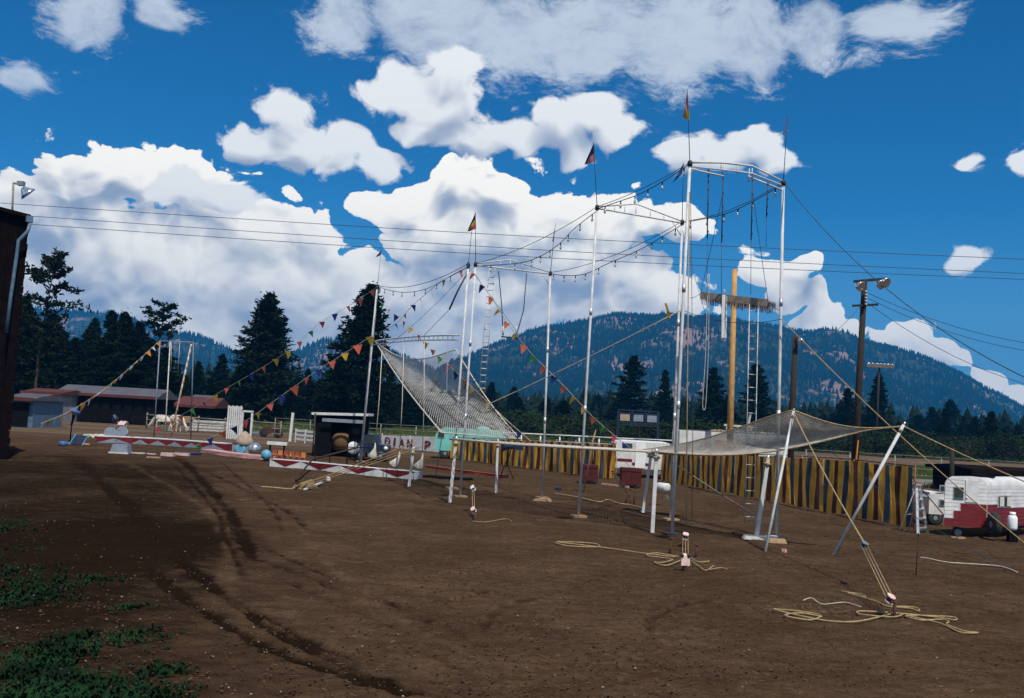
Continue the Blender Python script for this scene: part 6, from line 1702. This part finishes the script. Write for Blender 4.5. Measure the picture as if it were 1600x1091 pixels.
e, Bp, T = pole_thing('lamp_post', 'dark wooden post with one small lamp behind the inner net corner', (1238, 640), (1243, 526), 58, .22, 'pole_dark')
f = MB().lathe(P(1250, 532, 57.6), [(.06, -.12), (.17, 0), (.16, .16), (.06, .22)], 12, (.4, -.8, -.3)).build('lamp', M['silver'], e); MB().tube([P(1244, 529, 57.8), P(1249, 531, 57.6)], .05, 6).build('bracket', M['dark_metal'], f)
e, Bp, T = pole_thing('utility_pole', 'bare ochre-yellow wooden pole rising behind the high platform', (1141, 672), (1148, 421), 56, .20, 'pole_ochre')
e, Bp, T = pole_thing('utility_pole', 'short dark post by the grass behind the camper', (1487, 745), (1488, 700), 62, .17, 'pole_dark')
for lab, a, b, m_ in (('thin yellow streamer pole rising above the striped wall', (1338, 718), (1341, 688), 'st_yellow'), ('thin stick leaning out of the striped wall left of the trailer gap', (926, 690), (931, 672), 'wood')):
    q, t = P(*a, 46), P(*b, 46); o = MB().tube([Vector((q.x - .3, q.y, 0)), q, t], [.03, .05, .02], 6).build('streamer_pole', M[m_], None, (q.x - .3, q.y, 0)); prop(o, lab, 'pole')
q = P(1040, 486, 33.2); rows = [[q + Vector((.05 * i - .05 + .04 * j, .02 * j, .25 - .12 * j + .03 * math.sin(i * 2 + j))) for i in range(3)] for j in range(5)]
o = MB().grid(rows).build('torn_pennant', M['st_yellow'], None, q); prop(o, 'torn yellow pennant tied to the long pale rope', 'pennant')
WIRE = (((-260, 300), (800, 368), (1900, 418)), ((-260, 316), (800, 388), (1900, 441)), ((-260, 329), (800, 400), (1900, 449)))
for i, (a, m_, b) in enumerate(WIRE):
    pts = through([P(a[0], a[1], 86), P(m_[0], m_[1], 80), P(b[0], b[1], 74)], 14)
    o = MB().tube(pts, .024, 4).build('power_line', M['cable'], None, pts[0]); prop(o, ('uppermost of three power lines crossing the sky behind the frames', 'middle one of three power lines crossing the sky behind the frames', 'lowest of three power lines crossing the sky behind the frames')[i], 'power line', 'power lines')
for i, (a, b, dr) in enumerate((((1356, 458), (1720, 545), .9), ((1356, 466), (1720, 556), 1.0), ((1356, 474), (1720, 620), 1.3))):
    pts = sag(P(*a, 62), P(*b, 66), dr, 14); o = MB().tube(pts, .018, 4).build('service_wire', M['cable'], None, pts[0]); prop(o, ('upper', 'second', 'lowest drooping')[i] + ' wire leading away from the tall lamp pole', 'wire', 'wires from the lamp pole')
pts = sag(P(1344, 480, 62), P(1262, 545, 58), .3); o = MB().tube(pts, .016, 4).build('service_wire', M['cable'], None, pts[0]); prop(o, 'wire from the tall lamp pole to the small lamp post', 'wire', 'wires from the lamp pole')

# ------------------------------------------------------------------ small things on the ground
def scatter_mesh(name, label, pts, make, mat, kind='stuff'):
    V = []; Fc = []
    for p in pts: make(V, Fc, p)
    me = bpy.data.meshes.new(name); me.from_pydata(V, [], Fc); o = mesh_obj(name, me, None, M[mat]); prop(o, label, name, None, kind)
r9 = random.Random(19)
def stone(V, Fc, p, lo=.012, hi=.04):
    s = r9.uniform(lo, hi); b = len(V); a = r9.random() * 6
    for k in range(4): V.append((p.x + s * r9.uniform(.7, 1.3) * math.cos(a + k * 1.57), p.y + s * r9.uniform(.7, 1.3) * math.sin(a + k * 1.57), p.z + s * .2))
    V.append((p.x, p.y, p.z + s * r9.uniform(.6, 1.0))); V.append((p.x, p.y, p.z - s))
    for k in range(4): Fc.append((b + k, b + (k + 1) % 4, b + 4)); Fc.append((b + (k + 1) % 4, b + k, b + 5))
M['pebble'] = material('pale_pebbles', (0.22, 0.17, 0.14), 0.9, 0, 0.5, 1.5)
M['clod'] = material('soil_clods', (0.075, 0.046, 0.028), 0.95, 0, 0.5, 1.2, spec=0.1)
M['straw'] = material('straw_bits', (0.22, 0.145, 0.07), 0.9, 0, 0.4, 1.2)
M['weed'] = material('low_weeds', (0.008, 0.026, 0.010), 0.85, 0, 0.6, 1.3, spec=0.05)
def rnd_px(x0, x1, y0, y1): return G(r9.uniform(x0, x1), r9.uniform(y0, y1)) + Vector((0, 0, .01))
scatter_mesh('pebbles', 'pale pebbles scattered over the dirt', [rnd_px(0, 1600, 720, 1091) for _ in range(90)] + [rnd_px(0, 420, 760, 1091) for _ in range(120)], lambda V, F, p: stone(V, F, p, .008, .026), 'pebble')
scatter_mesh('soil_clods', 'dark crumbs and clods of soil on the dirt', [rnd_px(0, 1600, 700, 1091) for _ in range(5000)], lambda V, F, p: stone(V, F, p, .008, .026), 'clod')
def straw(V, Fc, p):
    a = r9.random() * 6.28; L = r9.uniform(.04, .12); w = .005; d = Vector((math.cos(a), math.sin(a), r9.uniform(-.05, .15))); u = Vector((-d.y, d.x, 0)) * w; b = len(V); q = p + Vector((0, 0, .015))
    V.extend([tuple(q - u), tuple(q + u), tuple(q + d * L + u), tuple(q + d * L - u)]); Fc.append((b, b + 1, b + 2, b + 3))
st = [rnd_px(0, 1600, 710, 1091) for _ in range(420)]
for cx, cy, n, s in ((900, 780, 160, 1.0), (1110, 888, 120, .4), (1270, 955, 120, .6), (860, 815, 100, .8), (470, 768, 80, .5), (1230, 880, 100, .8)):
    c = G(cx, cy); st += [Vector((c.x + r9.gauss(0, s), c.y + r9.gauss(0, s * .6), .02)) for _ in range(n)]
scatter_mesh('straw', 'bits of straw and fibre strewn on the dirt', st, straw, 'straw')
def weed(V, Fc, p):
    n = r9.randint(4, 9); s = r9.uniform(.025, .09)
    for k in range(n):
        a = r9.random() * 6.28; e_ = r9.uniform(.15, 1.1); d = Vector((math.cos(a) * math.cos(e_), math.sin(a) * math.cos(e_), math.sin(e_))); u, w = perp(d); L = s * r9.uniform(.7, 1.4); b = len(V); q = p + Vector((r9.gauss(0, .03), r9.gauss(0, .03), 0))
        V.extend([tuple(q), tuple(q + d * L * .6 + u * L * .22), tuple(q + d * L), tuple(q + d * L * .6 - u * L * .22)]); Fc.append((b, b + 1, b + 2, b + 3))
ws = []
while len(ws) < 2600:
    x, y = r9.uniform(-60, 330), r9.uniform(800, 1110)
    lim = 20 + (y - 800) * .95 + 40 * math.sin(y * .07)
    if x < lim * r9.uniform(.35, 1.0) + 10:
        c = G(x, y)
        nn = vnoise(np.array([c.x * 1.6]), np.array([c.y * .55]), 91)[0]
        if nn > .40 + .25 * r9.random(): ws += [c + Vector((r9.gauss(0, .2), r9.gauss(0, .2), 0)) for _ in range(2)]
for cx, cy, n in ((262, 1048, 60), (205, 950, 40), (160, 905, 40), (225, 990, 30)):
    c = G(cx, cy); ws += [c + Vector((r9.gauss(0, .16), r9.gauss(0, .16), 0)) for _ in range(n)]
scatter_mesh('weeds', 'low green weeds growing on the dirt in the near corner', ws, weed, 'weed')
def tuftg(V, Fc, p):
    for k in range(7):
        a = r9.random() * 6.28; d = Vector((math.cos(a) * .4, math.sin(a) * .4, 1)); L = r9.uniform(.2, .55); u = Vector((-math.sin(a), math.cos(a), 0)) * .03; b = len(V); q = p + Vector((r9.gauss(0, .15), r9.gauss(0, .15), 0))
        V.extend([tuple(q - u), tuple(q + u), tuple(q + d * L)]); Fc.append((b, b + 1, b + 2))
gp = []
for (ax, ay), (bx, by), n, sp in (((-60, 640), (420, 654), 1500, 3.0), ((1180, 728), (1680, 752), 1500, 3.0), ((330, 662), (1180, 714), 1600, 6.0), ((1250, 752), (1640, 772), 260, .6)):
    for _ in range(n):
        t = r9.random(); c = G(ax + (bx - ax) * t, ay + (by - ay) * t); gp.append(c + Vector((r9.gauss(0, sp * .3), r9.gauss(0, sp), 0)))
M['dry_grass'] = material('tall_verge_grass', (0.10, 0.12, 0.035), 0.9, 0, 0.55, 0.5, spec=0.1)
scatter_mesh('verge_grass', 'tall rough grass along the verges behind the lot', gp, tuftg, 'dry_grass')
